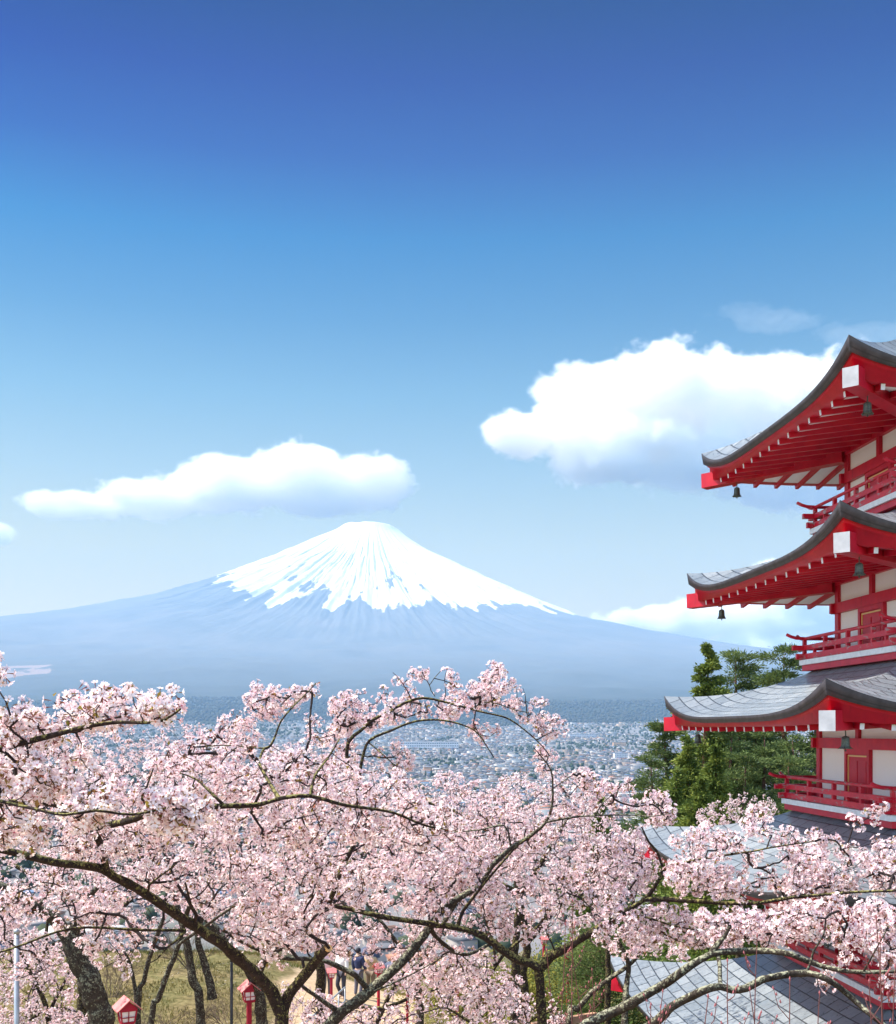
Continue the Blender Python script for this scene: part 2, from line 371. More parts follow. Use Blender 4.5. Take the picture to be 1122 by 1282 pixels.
# ------------------------------------------------------------------ pagoda
def red_paint(name, worn=0.0):
    m = Mat(name, rough=0.42, spec=0.35)
    a = m.noise(3.0, 5, 0.6); c = m.ramp(a, [(0.3, (0.40, 0.003, 0.022)), (0.5, (0.50, 0.005, 0.028)), (0.75, (0.58, 0.014, 0.030))])
    fd = m.noise(1.7, 6, 0.7, m.mapping((1, 1, 0.45)), 0.8); c = m.mix(m.math('MULTIPLY', m.math('SUBTRACT', fd, 0.56), 2.0, True), c, (0.58, 0.035, 0.045)); gr = m.noise(7, 6, 0.7, m.mapping((1, 1, 0.2)), 0.3); c = m.mix(m.math('MULTIPLY', m.math('SUBTRACT', gr, 0.56), 3.0, True), c, (0.22, 0.008, 0.015))
    if worn:
        w = m.noise(5.0, 6, 0.65, m.mapping((1, 1, 2.5)), 0.6)
        k = m.math('MULTIPLY', m.math('SUBTRACT', w, 0.62 - worn), 14, True)
        c = m.mix(k, c, (0.30, 0.20, 0.20))
    m.color(c); m.bump(m.noise(22, 3), 0.12, 0.004); return m.m
RED = red_paint('red_lacquer'); RED_WORN = red_paint('weathered_red_paint', 0.06)
_w = Mat('white_plaster', rough=0.75, spec=0.2)
_w.color(_w.mix(_w.noise(1.2, 5, 0.6, _w.mapping((1, 1, 0.5))), (0.88, 0.88, 0.92), (0.82, 0.80, 0.85))); WHITE = _w.m
_w = Mat('white_paint', (0.86, 0.86, 0.88), 0.5); _w.varied((0.62, 0.63, 0.66), (0.76, 0.77, 0.80), 9); WPAINT = _w.m
_w = Mat('shaded_white_cap', (0.5, 0.5, 0.53), 0.6); _w.varied((0.36, 0.37, 0.40), (0.50, 0.51, 0.54), 5, 6); BEAMCAP = _w.m  # stained white paint for beam ends, shade put into the colour by darkening
def copper_edge():
    m = Mat('layered_roof_edge', rough=0.5, spec=0.4)
    sp = m.node('ShaderNodeSeparateXYZ'); m.l.new(m.coord('UV'), sp.inputs[0])
    st = m.math('PINGPONG', m.math('MULTIPLY', sp.outputs[1], 1.0), 0.5)
    n = m.noise(6, 4)
    c = m.ramp(n, [(0.3, (0.045, 0.042, 0.052)), (0.7, (0.095, 0.085, 0.10))])
    ln = m.math('LESS_THAN', st, 0.09)
    m.color(m.mix(m.math('MULTIPLY', ln, 0.55), c, (0.03, 0.03, 0.035))); m.bump(m.math('ADD', st, m.math('MULTIPLY', n, 0.4)), 0.5, 0.01); return m.m
EDGE = copper_edge()
def slates(name, c0, c1, c2, joint):
    m = Mat(name, rough=0.34, spec=0.6)
    uv = m.coord('UV')
    b = m.node('ShaderNodeTexBrick'); b.offset = 0.5; m.l.new(uv, b.inputs['Vector'])
    b.inputs['Scale'].default_value = 1; b.inputs['Brick Width'].default_value = 0.5; b.inputs['Row Height'].default_value = 0.28
    b.inputs['Mortar Size'].default_value = 0.014; b.inputs['Mortar Smooth'].default_value = 0.2; b.inputs['Bias'].default_value = 0.0
    b.inputs['Color1'].default_value = (*c0, 1); b.inputs['Color2'].default_value = (*c1, 1); b.inputs['Mortar'].default_value = (*joint, 1)
    n = m.noise(1.1, 5, 0.6); n2 = m.noise(14, 4)
    c = m.mix(m.math('MULTIPLY', m.math('SUBTRACT', n, 0.42), 2.2, True), b.outputs[0], c2)
    st_ = m.noise(3.2, 6, 0.7, None, 1.2); c = m.mix(m.math('MULTIPLY', m.math('SUBTRACT', st_, 0.55), 3.0, True), c, (0.11, 0.115, 0.11))
    c = m.mix(0.25, c, m.ramp(n2, [(0.3, joint), (0.7, c1)]))
    c = m.mix(m.math('MULTIPLY', b.outputs['Fac'], 0.85), c, joint)
    m.color(c)
    m.l.new(m.ramp(n2, [(0.3, (0.26, 0.26, 0.26)), (0.8, (0.5, 0.5, 0.5))]), m.b.inputs['Roughness'])
    sp = m.node('ShaderNodeSeparateXYZ'); m.l.new(uv, sp.inputs[0])
    saw = m.math('FRACT', m.math('DIVIDE', sp.outputs[1], 0.28))
    h = m.math('SUBTRACT', m.math('MULTIPLY', saw, -0.5), m.math('MULTIPLY', b.outputs['Fac'], 0.6))
    h = m.math('ADD', h, m.math('MULTIPLY', n2, 0.12))
    m.bump(h, 0.8, 0.045); return m.m
SLATE = slates('grey_roof_plates', (0.15, 0.18, 0.205), (0.29, 0.32, 0.34), (0.17, 0.19, 0.215), (0.025, 0.03, 0.035))
GOLD = Mat('gilt_trim', (0.72, 0.48, 0.18), 0.4, 0.5).m
BRONZE = Mat('dark_bronze', (0.05, 0.06, 0.055), 0.45, 0.5, 0.4).varied((0.035, 0.045, 0.04), (0.12, 0.14, 0.11), 30, 4).m
STONE = Mat('stone_base', (0.35, 0.34, 0.31), 0.9).varied((0.22, 0.21, 0.19), (0.42, 0.4, 0.36), 5, 5, 0.5, 0.02).m
PG = (10.26, 22.73); PHI = 0.08; GZ = -9.55
# tier: tip height, half width of roof, half width of wall, balcony half width, balcony height
TIERS = [(6.54, 3.98, 1.56, 2.12, 4.33), (3.75, 4.25, 1.71, 2.29, 1.45), (0.84, 4.68, 2.0, 2.58, -1.62), (-2.27, 5.2, 2.2, 2.85, -4.78), (-5.62, 5.8, 2.6, None, None)]
LIFT = 0.55
def rot4(k, p):
    """side k: 0 = left face (-x), 1 = front (-y), 2 = right, 3 = back; p = (along, out, z)"""
    a, o, z = p
    return [(-o, -a, z), (a, -o, z), (o, a, z), (-a, o, z)][k]
def eave_lift(a): return LIFT * np.abs(a) ** 4.2
def uv_mesh(name, V, Fq, UV, mat, parent):
    me = np_mesh(name, V, Fq, mat, smooth=True)
    ul = me.uv_layers.new(name='UVMap'); ul.data.foreach_set('uv', np.ascontiguousarray(np.asarray(UV)[np.asarray(Fq).ravel()], dtype=np.float32).ravel())
    return link(name, me, parent)
def build_pagoda():
    root = empty('pagoda', (PG[0], PG[1], GZ), PHI)
    tag(root, 'red and white five storey pagoda with grey curling roofs', 'pagoda')
    Z = lambda z: z - GZ
    n_rafter = 0; spare = []
    for k, (tip, Rr, w, b, bz) in enumerate(TIERS):
        ze = tip - LIFT
        if k == 0: s_in, z_in, w_in = 0.25, ze + 2.75, 0.25
        else:
            pb, pbz = TIERS[k - 1][3], TIERS[k - 1][4]; s_in, z_in, w_in = pb, pbz - 0.26, TIERS[k - 1][2] - 0.1
        def surf(a, t):
            s = Rr + (w_in - Rr) * t; tt = (Rr - s) / (Rr - s_in)
            g = 0.42 * tt + 0.58 * tt ** 2 if k else 0.32 * tt + 0.68 * tt ** 1.8
            return s, ze + (z_in - ze) * g + eave_lift(a) * np.clip(1 - tt * 0.95, 0, 1) ** 1.25
        V = []; Fq = []; UV = []
        na, nt = 57, 22
        av = np.sin(np.linspace(-PI / 2, PI / 2, na)) * 0.35 + np.linspace(-1, 1, na) * 0.65
        for side in range(4):
            base = len(V); sl = 0; prev = None
            for j, t in enumerate(np.linspace(0, 1, nt)):
                s, z0 = surf(0, t)
                if prev is not None: sl += math.hypot(s - prev[0], z0 - prev[1])
                prev = (s, z0)
                for a in av:
                    s, z = surf(a, t); V.append(rot4(side, (a * s, s, Z(z)))); UV.append((a * s + side * 0.13, sl))
            for j in range(nt - 1):
                for i in range(na - 1):
                    q = base + j * na + i; Fq.append((q, q + 1, q + na + 1, q + na))
        roof = uv_mesh('roof', np.array(V), np.array(Fq), UV, SLATE, root)
        # layered edge
        V = []; Fq = []; UV = []
        def band(rings, closed_uv=None):
            """rings: functions a -> (out, z), swept along each side"""
            for side in range(4):
                base = len(V)
                for r_i, fn in enumerate(rings):
                    for a in av:
                        o, z = fn(a); V.append(rot4(side, (a * o, o, Z(z)))); UV.append((a * o, r_i * (1.5 if r_i == 1 else 1.0)))
                for j in range(len(rings) - 1):
                    for i in range(na - 1):
                        q = base + j * na + i; Fq.append((q, q + na, q + na + 1, q + 1))
        th = lambda a: 0.125 + 0.14 * abs(a) ** 5
        band([lambda a: (Rr, ze + eave_lift(a)), lambda a: (Rr - 0.035, ze + eave_lift(a) - th(a)), lambda a: (Rr - 0.34, ze + eave_lift(a) - th(a) + 0.02)])
        uv_mesh('roof_edge', np.array(V), np.array(Fq), UV, EDGE, roof)
        V = []; Fq = []; UV = []
        zr = lambda a: ze - 0.205 + 0.15 * eave_lift(a)     # top of the rafters at the eave
        zt = lambda a: ze + eave_lift(a) - th(a)
        band([lambda a: (Rr - 0.10, zt(a) + 0.01), lambda a: (Rr - 0.11, max(zt(a) - 0.075, zr(a) + 0.02)), lambda a: (Rr - 0.15, max(zt(a) - 0.078, zr(a) + 0.018)),
              lambda a: (Rr - 0.17, zr(a) - 0.005), lambda a: (Rr - 0.42, zr(a) - 0.005)])
        uv_mesh('eave_board', np.array(V), np.array(Fq), UV, RED, roof)
        # soffit boards, rising to the wall
        rise = 0.34
        V = []; Fq = []; UV = []
        band([lambda a: (Rr - 0.40, zr(a) - 0.003), lambda a: (w - 0.02, ze - 0.205 + rise)])
        uv_mesh('soffit', np.array(V), np.array(Fq), UV, WHITE, roof)
        # rafters
        nr = [14, 14, 16, 17, 18][k]
        for side in (0, 1, 3, 2):
            for i in range(nr):
                a = -1 + 2 * (i + 0.5) / nr; lat = a * (Rr - 0.45)
                inner = max(w - 0.02, abs(lat) - 0.0)
                if Rr - 0.24 - inner < 0.3: inner = Rr - 0.54
                zo = zr(lat / Rr) - 0.055; slope = (rise - 0.0) / (Rr - w)
                zi = zo + (Rr - 0.24 - inner) * slope
                A = rot4(side, (lat, Rr - 0.24, Z(zo))); B = rot4(side, (lat, inner, Z(zi)))
                if side != 2 and k < 3 and n_rafter < 100:
                    mb = MB(); mb.bar(A, B, 0.075, 0.10, 0, endm=1); mb.build('rafter', [RED, WPAINT], roof); n_rafter += 1
                else: spare.append((A, B))
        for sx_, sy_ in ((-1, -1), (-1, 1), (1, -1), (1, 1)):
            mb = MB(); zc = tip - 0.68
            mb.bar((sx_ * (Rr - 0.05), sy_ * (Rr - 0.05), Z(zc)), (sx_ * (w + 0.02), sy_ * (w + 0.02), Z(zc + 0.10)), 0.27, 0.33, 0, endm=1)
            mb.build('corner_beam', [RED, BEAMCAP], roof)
        if k == 0:
            prof = [(0.42, ze + 2.55), (0.42, ze + 2.9), (0.26, ze + 3.0), (0.34, ze + 3.25), (0.12, ze + 3.35), (0.09, ze + 3.5)]
            for q in range(9): prof += [(0.07, ze + 3.55 + q * .26), (0.30 - q * .014, ze + 3.6 + q * .26), (0.30 - q * .014, ze + 3.65 + q * .26), (0.07, ze + 3.7 + q * .26)]
            prof += [(0.05, ze + 6.2), (0.16, ze + 6.35), (0.02, ze + 6.6)]
            mb = MB(); mb.tube([(0, 0, Z(z)) for r_, z in prof], [r_ for r_, z in prof], 20); mb.build('finial', BRONZE, root, True)
        # ---- storey walls
        z0 = (bz if bz is not None else GZ + 0.35); z1 = tip - 0.30
        mb = MB(); mb.box((-w + .05, -w + .05, Z(z0 - 0.4 if bz is not None else z0)), (w - .05, w - .05, Z(z1)))
        wall = mb.build('wall', WHITE, root)
        for sx_ in (-1, 1):
            for sy_ in (-1, 1):
                mb = MB(); c = 0.085; x, y = sx_ * (w - c + .012), sy_ * (w - c + .012)
                mb.box((x - c, y - c, Z(z0)), (x + c, y + c, Z(z1))); mb.build('column', RED, wall)
        for side in range(4):
            def slab(name, a0, a1, o0, o1, za, zb, mat, parent=wall):
                p, q = rot4(side, (a0, o0, Z(za))), rot4(side, (a1, o1, Z(zb)))
                lo = tuple(min(u, v) for u, v in zip(p, q)); hi = tuple(max(u, v) for u, v in zip(p, q))
                mb = MB(); mb.box(lo, hi); return mb.build(name, mat, parent)
            e = 0.10 if side in (0, 2) else 0.0        # butt the beams of neighbouring sides
            slab('top_beam', -w + 0.17 - e, w - 0.17 + e, w - .06, w + 0.045, tip - 0.60, tip - 0.34, RED)
            slab('wall_beam', -w - 0.12, w + 0.12, w - .05, w + (0.050 if side in (0, 2) else 0.047), tip - 1.21 + (0.002 if side in (1, 3) else 0), tip - 0.99 - (0.002 if side in (1, 3) else 0), RED)
            slab('strut', -0.07, 0.07, w - .05, w + 0.02, tip - 0.99, tip - 0.60, RED)
            dh = tip - 1.21
            slab('door_frame', -0.56, -0.46, w - .05, w + 0.03, z0, dh, RED)
            slab('door_frame', 0.46, 0.56, w - .05, w + 0.03, z0, dh, RED)
            slab('door_frame', -0.46, 0.46, w - .05, w + 0.03, dh - 0.10, dh, RED)
            d = slab('door', -0.46, 0.46, w - .05, w - 0.01, z0, dh - 0.10, RED, root)
            slab('door_trim', -0.44, 0.44, w - .012, w + 0.008, dh - 0.155, dh - 0.125, GOLD, d)
            slab('door_trim', -0.44, -0.41, w - .012, w + 0.008, z0 + .02, dh - 0.16, GOLD, d)
            slab('door_leaf', -0.38, -0.02, w - .012, w + 0.006, z0 + 0.35, dh - 0.24, RED, d)
            slab('door_leaf', 0.02, 0.38, w - .012, w + 0.006, z0 + 0.35, dh - 0.24, RED, d)
        # ---- balcony
        if b is not None:
            mb = MB(); mb.box((-b, -b, Z(bz)), (b, b, Z(bz + 0.11)))
            bal = mb.build('balcony', WPAINT, root)
            mb = MB(); mb.box((-b + .05, -b + .05, Z(bz - 0.13)), (b - .05, b - .05, Z(bz - 0.002))); mb.build('balcony_base', RED, bal)
            zb = bz + 0.11
            o = b - 0.09
            for side in range(4):
                P = lambda a, z, oo=o: rot4(side, (a, oo, Z(z)))
                d2 = 0.002 if side in (1, 3) else 0
                mb = MB(); mb.bar(P(-b - 0.10, zb + .075 + d2), P(b + 0.10, zb + .075 + d2), 0.085, 0.12); mb.build('lower_rail', RED_WORN, bal)
                mb = MB(); mb.bar(P(-b - 0.19, zb + .27 + d2), P(b + 0.19, zb + .27 + d2), 0.085, 0.105, endm=0); mb.build('middle_rail', RED_WORN, bal)
                aa = np.concatenate([[-b - 0.32, -b - 0.22, -b - 0.1, -b + .15], [b - .15, b + 0.1, b + 0.22, b + 0.32]])
                up = [0.09, 0.045, 0.012, 0, 0, 0.012, 0.045, 0.09]
                mb = MB(); mb.tube([P(a, zb + .475 + u_ + d2) for a, u_ in zip(aa, up)], 0.036, 8); mb.build('top_rail', RED_WORN, bal, True)
                npst = 5
                for i in range(npst):
                    if i == npst - 1: continue
                    a = -o + 2 * o * i / (npst - 1)
                    mb = MB(); mb.box(*[tuple(v) for v in np.sort(np.array([np.array(P(a - .038, zb, o - .038)), np.array(P(a + .038, zb + .45, o + .038))]), 0)])
                    mb.build('post', RED_WORN, bal)
                    if i < npst - 1:
                        a2 = a + o / (npst - 1)
                        mb = MB(); mb.box(*[tuple(v) for v in np.sort(np.array([np.array(P(a2 - .03, zb + .1, o - .03)), np.array(P(a2 + .03, zb + .25, o + .03))]), 0)])
                        mb.build('post', RED_WORN, bal)
    mb = MB()
    for A, B in spare: mb.bar(A, B, 0.075, 0.10, 0, endm=1)
    o = mb.build('rafters', [RED, WPAINT], root); o['kind'] = 'stuff'
    mb = MB(); mb.box((-3.9, -3.9, -2.5), (3.9, 3.9, 0.35)); mb.box((-4.3, -4.3, -2.6), (4.3, 4.3, 0.12)); mb.build('stone_base', STONE, root)
    # ---- wind bells under the corner beams
    c_, s_ = math.cos(PHI), math.sin(PHI)
    where = {(-1, -1): 'near', (-1, 1): 'far'}
    tiers = ['topmost', 'second topmost', 'middle', 'second lowest', 'lowest']
    proto = None
    for k, (tip, Rr, w, b, bz) in enumerate(TIERS):
        for (sx_, sy_) in ((-1, -1), (-1, 1), (1, -1), (1, 1)):
            if (sx_ > 0): continue
            c = Rr - (0.64 if sy_ > 0 else 0.6); x, y = sx_ * c, sy_ * c
            loc = (PG[0] + x * c_ - y * s_, PG[1] + x * s_ + y * c_, tip - 0.835)
            if proto is None:
                r = empty('wind_bell'); proto = r; r.scale = (.86, .86, .86)
                mb = MB(); mb.tube([(0, 0, 0.015), (0, 0, -0.13)], 0.012, 6); mb.build('hanger', BRONZE, r)
                mb = MB(); pr = [(0.02, -.10), (0.055, -.115), (0.075, -.14), (0.078, -.20), (0.083, -.28), (0.10, -.325), (0.122, -.345), (0.115, -.35), (0.09, -.335), (0.07, -.28)]
                mb.tube([(0, 0, z) for _, z in pr], [q for q, _ in pr], 16)
                for q in range(4):
                    an = q * PI / 2 + .4; mb.add([(math.cos(an - .25) * .105, math.sin(an - .25) * .105, -.335), (math.cos(an + .25) * .105, math.sin(an + .25) * .105, -.335), (math.cos(an) * .155, math.sin(an) * .155, -.36), (math.cos(an) * .10, math.sin(an) * .10, -.31)], [(0, 1, 2), (0, 2, 3), (1, 3, 2), (0, 3, 1)])
                mb.build('bell_body', BRONZE, r, True)
                mb = MB(); mb.tube([(0, 0, -.25), (0, 0, -.38)], 0.008, 5); mb.tube([(0, 0, -.365), (0, 0, -.385), (0, 0, -.40)], [0.01, 0.022, 0.01], 8); mb.build('clapper', BRONZE, r)
            else:
                r = proto.copy(); COL.objects.link(r)
                for ch in list(proto.children):
                    c2 = ch.copy(); COL.objects.link(c2); c2.parent = r
            r.location = loc; r.rotation_euler = (0, 0, 0.3 * k)
            tag(r, 'bronze wind bell hanging under the %s corner of the %s pagoda roof' % (('near' if sy_ < 0 else 'far left'), tiers[k]), 'bell', 'wind bells under the roof corners')
    return root
build_pagoda()
# ------------------------------------------------------------------ cherry trees
def bark(name, dark, lite, lichen, amount):
    m = Mat(name, rough=0.9, spec=0.15)
    a = m.noise(28, 6, 0.65, m.mapping((1, 1, 1)), 0.8); b = m.noise(24, 6, 0.8, None, 0.6); c3 = m.noise(60, 4, 0.6)
    g = m.node('ShaderNodeNewGeometry'); sp = m.node('ShaderNodeSeparateXYZ'); m.l.new(g.outputs['Normal'], sp.inputs[0])
    c = m.ramp(a, [(0.3, dark), (0.7, lite)])
    up = m.math('MULTIPLY', m.math('ADD', sp.outputs[2], 0.35), 0.13)
    k = m.math('MULTIPLY', m.math('SUBTRACT', m.math('ADD', m.math('ADD', b, up), m.math('MULTIPLY', c3, 0.5)), 0.90 - amount), 14, True)
    lc = m.ramp(c3, [(0.35, tuple(x * 0.55 for x in lichen)), (0.65, lichen)])
    m.color(m.mix(k, c, lc)); m.bump(m.math('ADD', a, m.math('MULTIPLY', k, 0.5)), 0.9, 0.012); return m.m
BARK = bark('cherry_bark', (0.010, 0.007, 0.006), (0.050, 0.032, 0.028), (0.27, 0.24, 0.09), 0.07)
BARK_L = bark('lichened_cherry_bark', (0.016, 0.012, 0.010), (0.075, 0.058, 0.046), (0.33, 0.32, 0.22), 0.065)
TWIG = Mat('cherry_twig', (0.022, 0.013, 0.013), 0.8).m
CUT = Mat('cut_wood', (0.62, 0.36, 0.16), 0.8).varied((0.5, 0.27, 0.1), (0.7, 0.43, 0.2), 40).m
def petal_mat(name, c0, c1, c2, tr=0.35):
    m = Mat(name, rough=0.6, spec=0.15)
    c = m.ramp(m.attr('tint'), [(0.0, c0), (0.5, c1), (1.0, c2)])
    m.color(c)
    t = m.node('ShaderNodeBsdfTranslucent'); m.l.new(c, t.inputs[0])
    x = m.node('ShaderNodeMixShader'); x.inputs[0].default_value = tr
    m.l.new(m.b.outputs[0], x.inputs[1]); m.l.new(t.outputs[0], x.inputs[2]); m.l.new(x.outputs[0], m.n['Material Output'].inputs[0]); return m.m
PETAL = petal_mat('cherry_petal', (0.89, 0.60, 0.63), (0.94, 0.77, 0.795), (0.96, 0.89, 0.89))
HEART = petal_mat('flower_heart', (0.60, 0.10, 0.20), (0.68, 0.22, 0.26), (0.66, 0.42, 0.16), 0.2)
CALYX = petal_mat('calyx_and_bud', (0.16, 0.03, 0.03), (0.30, 0.09, 0.06), (0.28, 0.20, 0.06), 0.1)
LEAF = petal_mat('young_leaf', (0.22, 0.12, 0.03), (0.30, 0.25, 0.05), (0.34, 0.11, 0.06), 0.4)

def flower_template(near):
    V = []; Fq = []; M = []
    for k in range(5):
        a = 2 * PI * k / 5
        def P(r, da, z): return (r * math.cos(a + da), r * math.sin(a + da), z)
        b = len(V)
        if near:
            V += [P(0.06, 0, 0.02), P(0.62, 0.52, 0.26), P(0.98, 0.24, 0.34), P(0.86, 0, 0.27), P(0.98, -0.24, 0.34), P(0.62, -0.52, 0.26)]
            Fq += [(b, b + 3, b + 2, b + 1), (b, b + 5, b + 4, b + 3)]; M += [0, 0]
        else:
            V += [P(0.03, 0, 0.02), P(0.68, -0.56, 0.28), P(0.98, 0, 0.30), P(0.68, 0.56, 0.28)]; Fq += [(b, b + 1, b + 2, b + 3)]; M += [0]
    b = len(V); V += [(0.24, 0, .12), (0, 0.24, .12), (-0.24, 0, .12), (0, -0.24, .12)]; Fq += [(b, b + 1, b + 2, b + 3)]; M += [1]
    b = len(V); V += [(0.16, 0, 0.0), (-0.16, 0, 0.0), (-0.035, 0, -1.5), (0.035, 0, -1.5)]; Fq += [(b, b + 1, b + 2, b + 3)]; M += [2]
    if near:
        b = len(V); V += [(0, 0.16, 0.0), (0, -0.16, 0.0), (0, -0.035, -1.5), (0, 0.035, -1.5)]; Fq += [(b, b + 1, b + 2, b + 3)]; M += [2]
    return np.array(V, float), np.array(Fq), np.array(M)
TPL = {True: flower_template(True), False: flower_template(False)}
def frames(N, rs):
    N = N / np.linalg.norm(N, axis=1, keepdims=True)
    h = rs.randn(*N.shape); A = np.cross(N, h); A /= np.linalg.norm(A, axis=1, keepdims=True); B = np.cross(N, A)
    return A, B, N
def flowers_mesh(name, pos, nrm, size, near, rs, leaves=None, tint0=0.5, parent=None, cup=None):
    TV, TF, TM = TPL[near]
    A, B, N = frames(nrm, rs)
    cup = rs.uniform(0.5, 1.9, len(pos))
    V = pos[:, None, :] + size[:, None, None] * (TV[None, :, 0:1] * A[:, None, :] + TV[None, :, 1:2] * B[:, None, :] + (TV[None, :, 2:3] * np.where(TV[None, :, 2:3] > 0, cup[:, None, None], 1)) * N[:, None, :])
    nv = len(TV); Fq = TF[None] + (np.arange(len(pos)) * nv)[:, None, None]
    M = np.tile(TM, len(pos))
    base = np.clip(tint0 + rs.randn(len(pos)) * 0.22, 0, 1)
    T = np.clip(base[:, None] + rs.randn(len(pos), len(TF)) * 0.10, 0, 1)
    V = V.reshape(-1, 3); Fq = Fq.reshape(-1, 4); T = T.ravel()
    if leaves is not None and len(leaves[0]):
        lp, ln, ls = leaves
        A, B, N = frames(ln, rs); L = ls[:, None]
        q = np.stack([lp, lp + N * L * .5 + A * L * .24, lp + N * L + B * L * .15, lp + N * L * .5 - A * L * .24], 1)
        b = len(V); V = np.concatenate([V, q.reshape(-1, 3)])
        Fq = np.concatenate([Fq, b + np.arange(len(lp) * 4).reshape(-1, 4)]); M = np.concatenate([M, np.full(len(lp), 3)]); T = np.concatenate([T, rs.rand(len(lp))])
    me = np_mesh(name, V, Fq, [PETAL, HEART, CALYX, LEAF], M, attrs={'tint': ('FACE', T)})
    return link(name, me, parent)
def in_poly(px, py, poly):
    c = np.zeros(len(px), bool); n = len(poly)
    for i in range(n):
        x0, y0 = poly[i]; x1, y1 = poly[(i + 1) % n]
        k = ((y0 > py) != (y1 > py)); 
        with np.errstate(divide='ignore', invalid='ignore'): c ^= k & (px < (x1 - x0) * (py - y0) / (y1 - y0 + 1e-12) + x0)
    return c
def catmull(P, step):
    P = np.asarray(P, float); out = []
    Q = np.concatenate([[2 * P[0] - P[1]], P, [2 * P[-1] - P[-2]]])
    for i in range(1, len(Q) - 2):
        n = max(2, int(np.linalg.norm(Q[i + 1, :3] - Q[i, :3]) / step))
        for t in np.arange(n) / n:
            out.append(0.5 * (2 * Q[i] + (Q[i + 1] - Q[i - 1]) * t + (2 * Q[i - 1] - 5 * Q[i] + 4 * Q[i + 1] - Q[i + 2]) * t * t + (3 * Q[i] - Q[i - 1] - 3 * Q[i + 1] + Q[i + 2]) * t ** 3))
    out.append(Q[-2]); return np.array(out)
class Cherry:
    def __init__(s, seed): s.rs = np.random.RandomState(seed); s.P = []; s.par = []; s.D = []; s.lr = []; s.limbs = []; s.tw = []; s.cl = []
    def limb(s, pts, r0, r1, step=0.05, wob=0.35, end=0.0):
        """pts: photo x, y, distance -> limb with radius r0..r1 (metres)"""
        P = np.array([at(*p) for p in pts]); C = catmull(P, step); n = len(C)
        L = np.concatenate([[0], np.cumsum(np.linalg.norm(np.diff(C, axis=0), axis=1))]); t = L / L[-1]
        rad = r0 + (r1 - r0) * t ** 0.85
        sd_ = s.rs.rand() * 100
        w = np.stack([fbm(L * 3.1 + sd_, L * 0 + 3, 3), fbm(L * 3.1 + sd_, L * 0 + 23, 3), fbm(L * 3.1 + sd_, L * 0 + 43, 3)], 1) - 0.5
        C = C + w * rad[:, None] * wob * 2
        s.limbs.append((C, rad))
        for i in range(n):
            s.P.append(C[i]); s.par.append(-1); s.lr.append(rad[i]); d = C[min(i + 1, n - 1)] - C[max(i - 1, 0)]; s.D.append(d / (np.linalg.norm(d) + 1e-9))
    def grow(s, targets, step=0.05, maxlen=3.0, wob=0.35, sag=0.0):
        n0 = len(s.P); cap = n0 + int(len(targets) * 30) + 10
        if not hasattr(s, 'A') : s.A = None
        A = np.zeros((cap, 3)); A[:n0] = np.array(s.P); D = np.zeros((cap, 3)); D[:n0] = np.array(s.D); par = np.full(cap, -1); par[:n0] = s.par
        big = np.zeros(cap); big[:n0] = np.minimum(np.array(s.lr), 1) ; n = n0
        # nearest first
        skel = A[:n0:max(1, n0 // 600)]
        d0 = np.array([np.min(np.sum((skel - t) ** 2, 1)) for t in targets]) if len(targets) else np.array([])
        s.ends = getattr(s, 'ends', [])
        for i in np.argsort(d0):
            t = targets[i]; v = t - A[:n]; dd = np.sqrt(np.sum(v * v, 1))
            al = np.sum(v * D[:n], 1) / (dd + 1e-6)
            j = int(np.argmin(dd * (1.25 - 0.25 * al)))
            L = dd[j]
            if L < 0.03 or L > maxlen or n > cap - 120: continue
            k = min(60, max(2, int(L / step)))
            p0 = A[j]; d = D[j] * 0.55 + v[j] / L * 0.7 + s.rs.randn(3) * 0.12
            u = np.linspace(0, 1, k + 1)[1:, None]
            T0 = d / np.linalg.norm(d) * L; T1 = v[j] + s.rs.randn(3) * 0.25 * L + np.array([0, 0, 0.25 * L])
            C = (2 * u ** 3 - 3 * u ** 2 + 1) * p0 + (u ** 3 - 2 * u ** 2 + u) * T0 + (-2 * u ** 3 + 3 * u ** 2) * t + (u ** 3 - u ** 2) * T1
            C[:-1] += s.rs.randn(k - 1, 3) * step * 0.13
            prev = j; Dn = np.diff(np.concatenate([[p0], C]), axis=0); Dn /= np.linalg.norm(Dn, axis=1, keepdims=True) + 1e-9
            for q in range(k):
                A[n] = C[q]; D[n] = Dn[q]; par[n] = prev; prev = n; n += 1
            s.cl.append((n - k, n))
        # pipe model
        cnt = np.zeros(n); ch = np.bincount(par[n0:n][par[n0:n] >= 0], minlength=n)
        cnt[n0:][ch[n0:n] == 0] = 1
        for i in range(n - 1, n0 - 1, -1):
            if par[i] >= n0: cnt[par[i]] += cnt[i]
        rad = 0.0024 * np.maximum(cnt, 1) ** 0.42
        s.P = list(A[:n]); s.D = list(D[:n]); s.par = list(par[:n]); s.lr = list(big[:n0]) + list(rad[n0:n]); s.n0 = n0; s.rad = rad
        pr = par[n0:n]; s.seg = (np.arange(n0, n), pr)
        s.segr = (rad[n0:n], np.where(pr >= n0, np.maximum(rad[np.clip(pr, 0, n - 1)], rad[n0:n]), rad[n0:n] * 1.15))
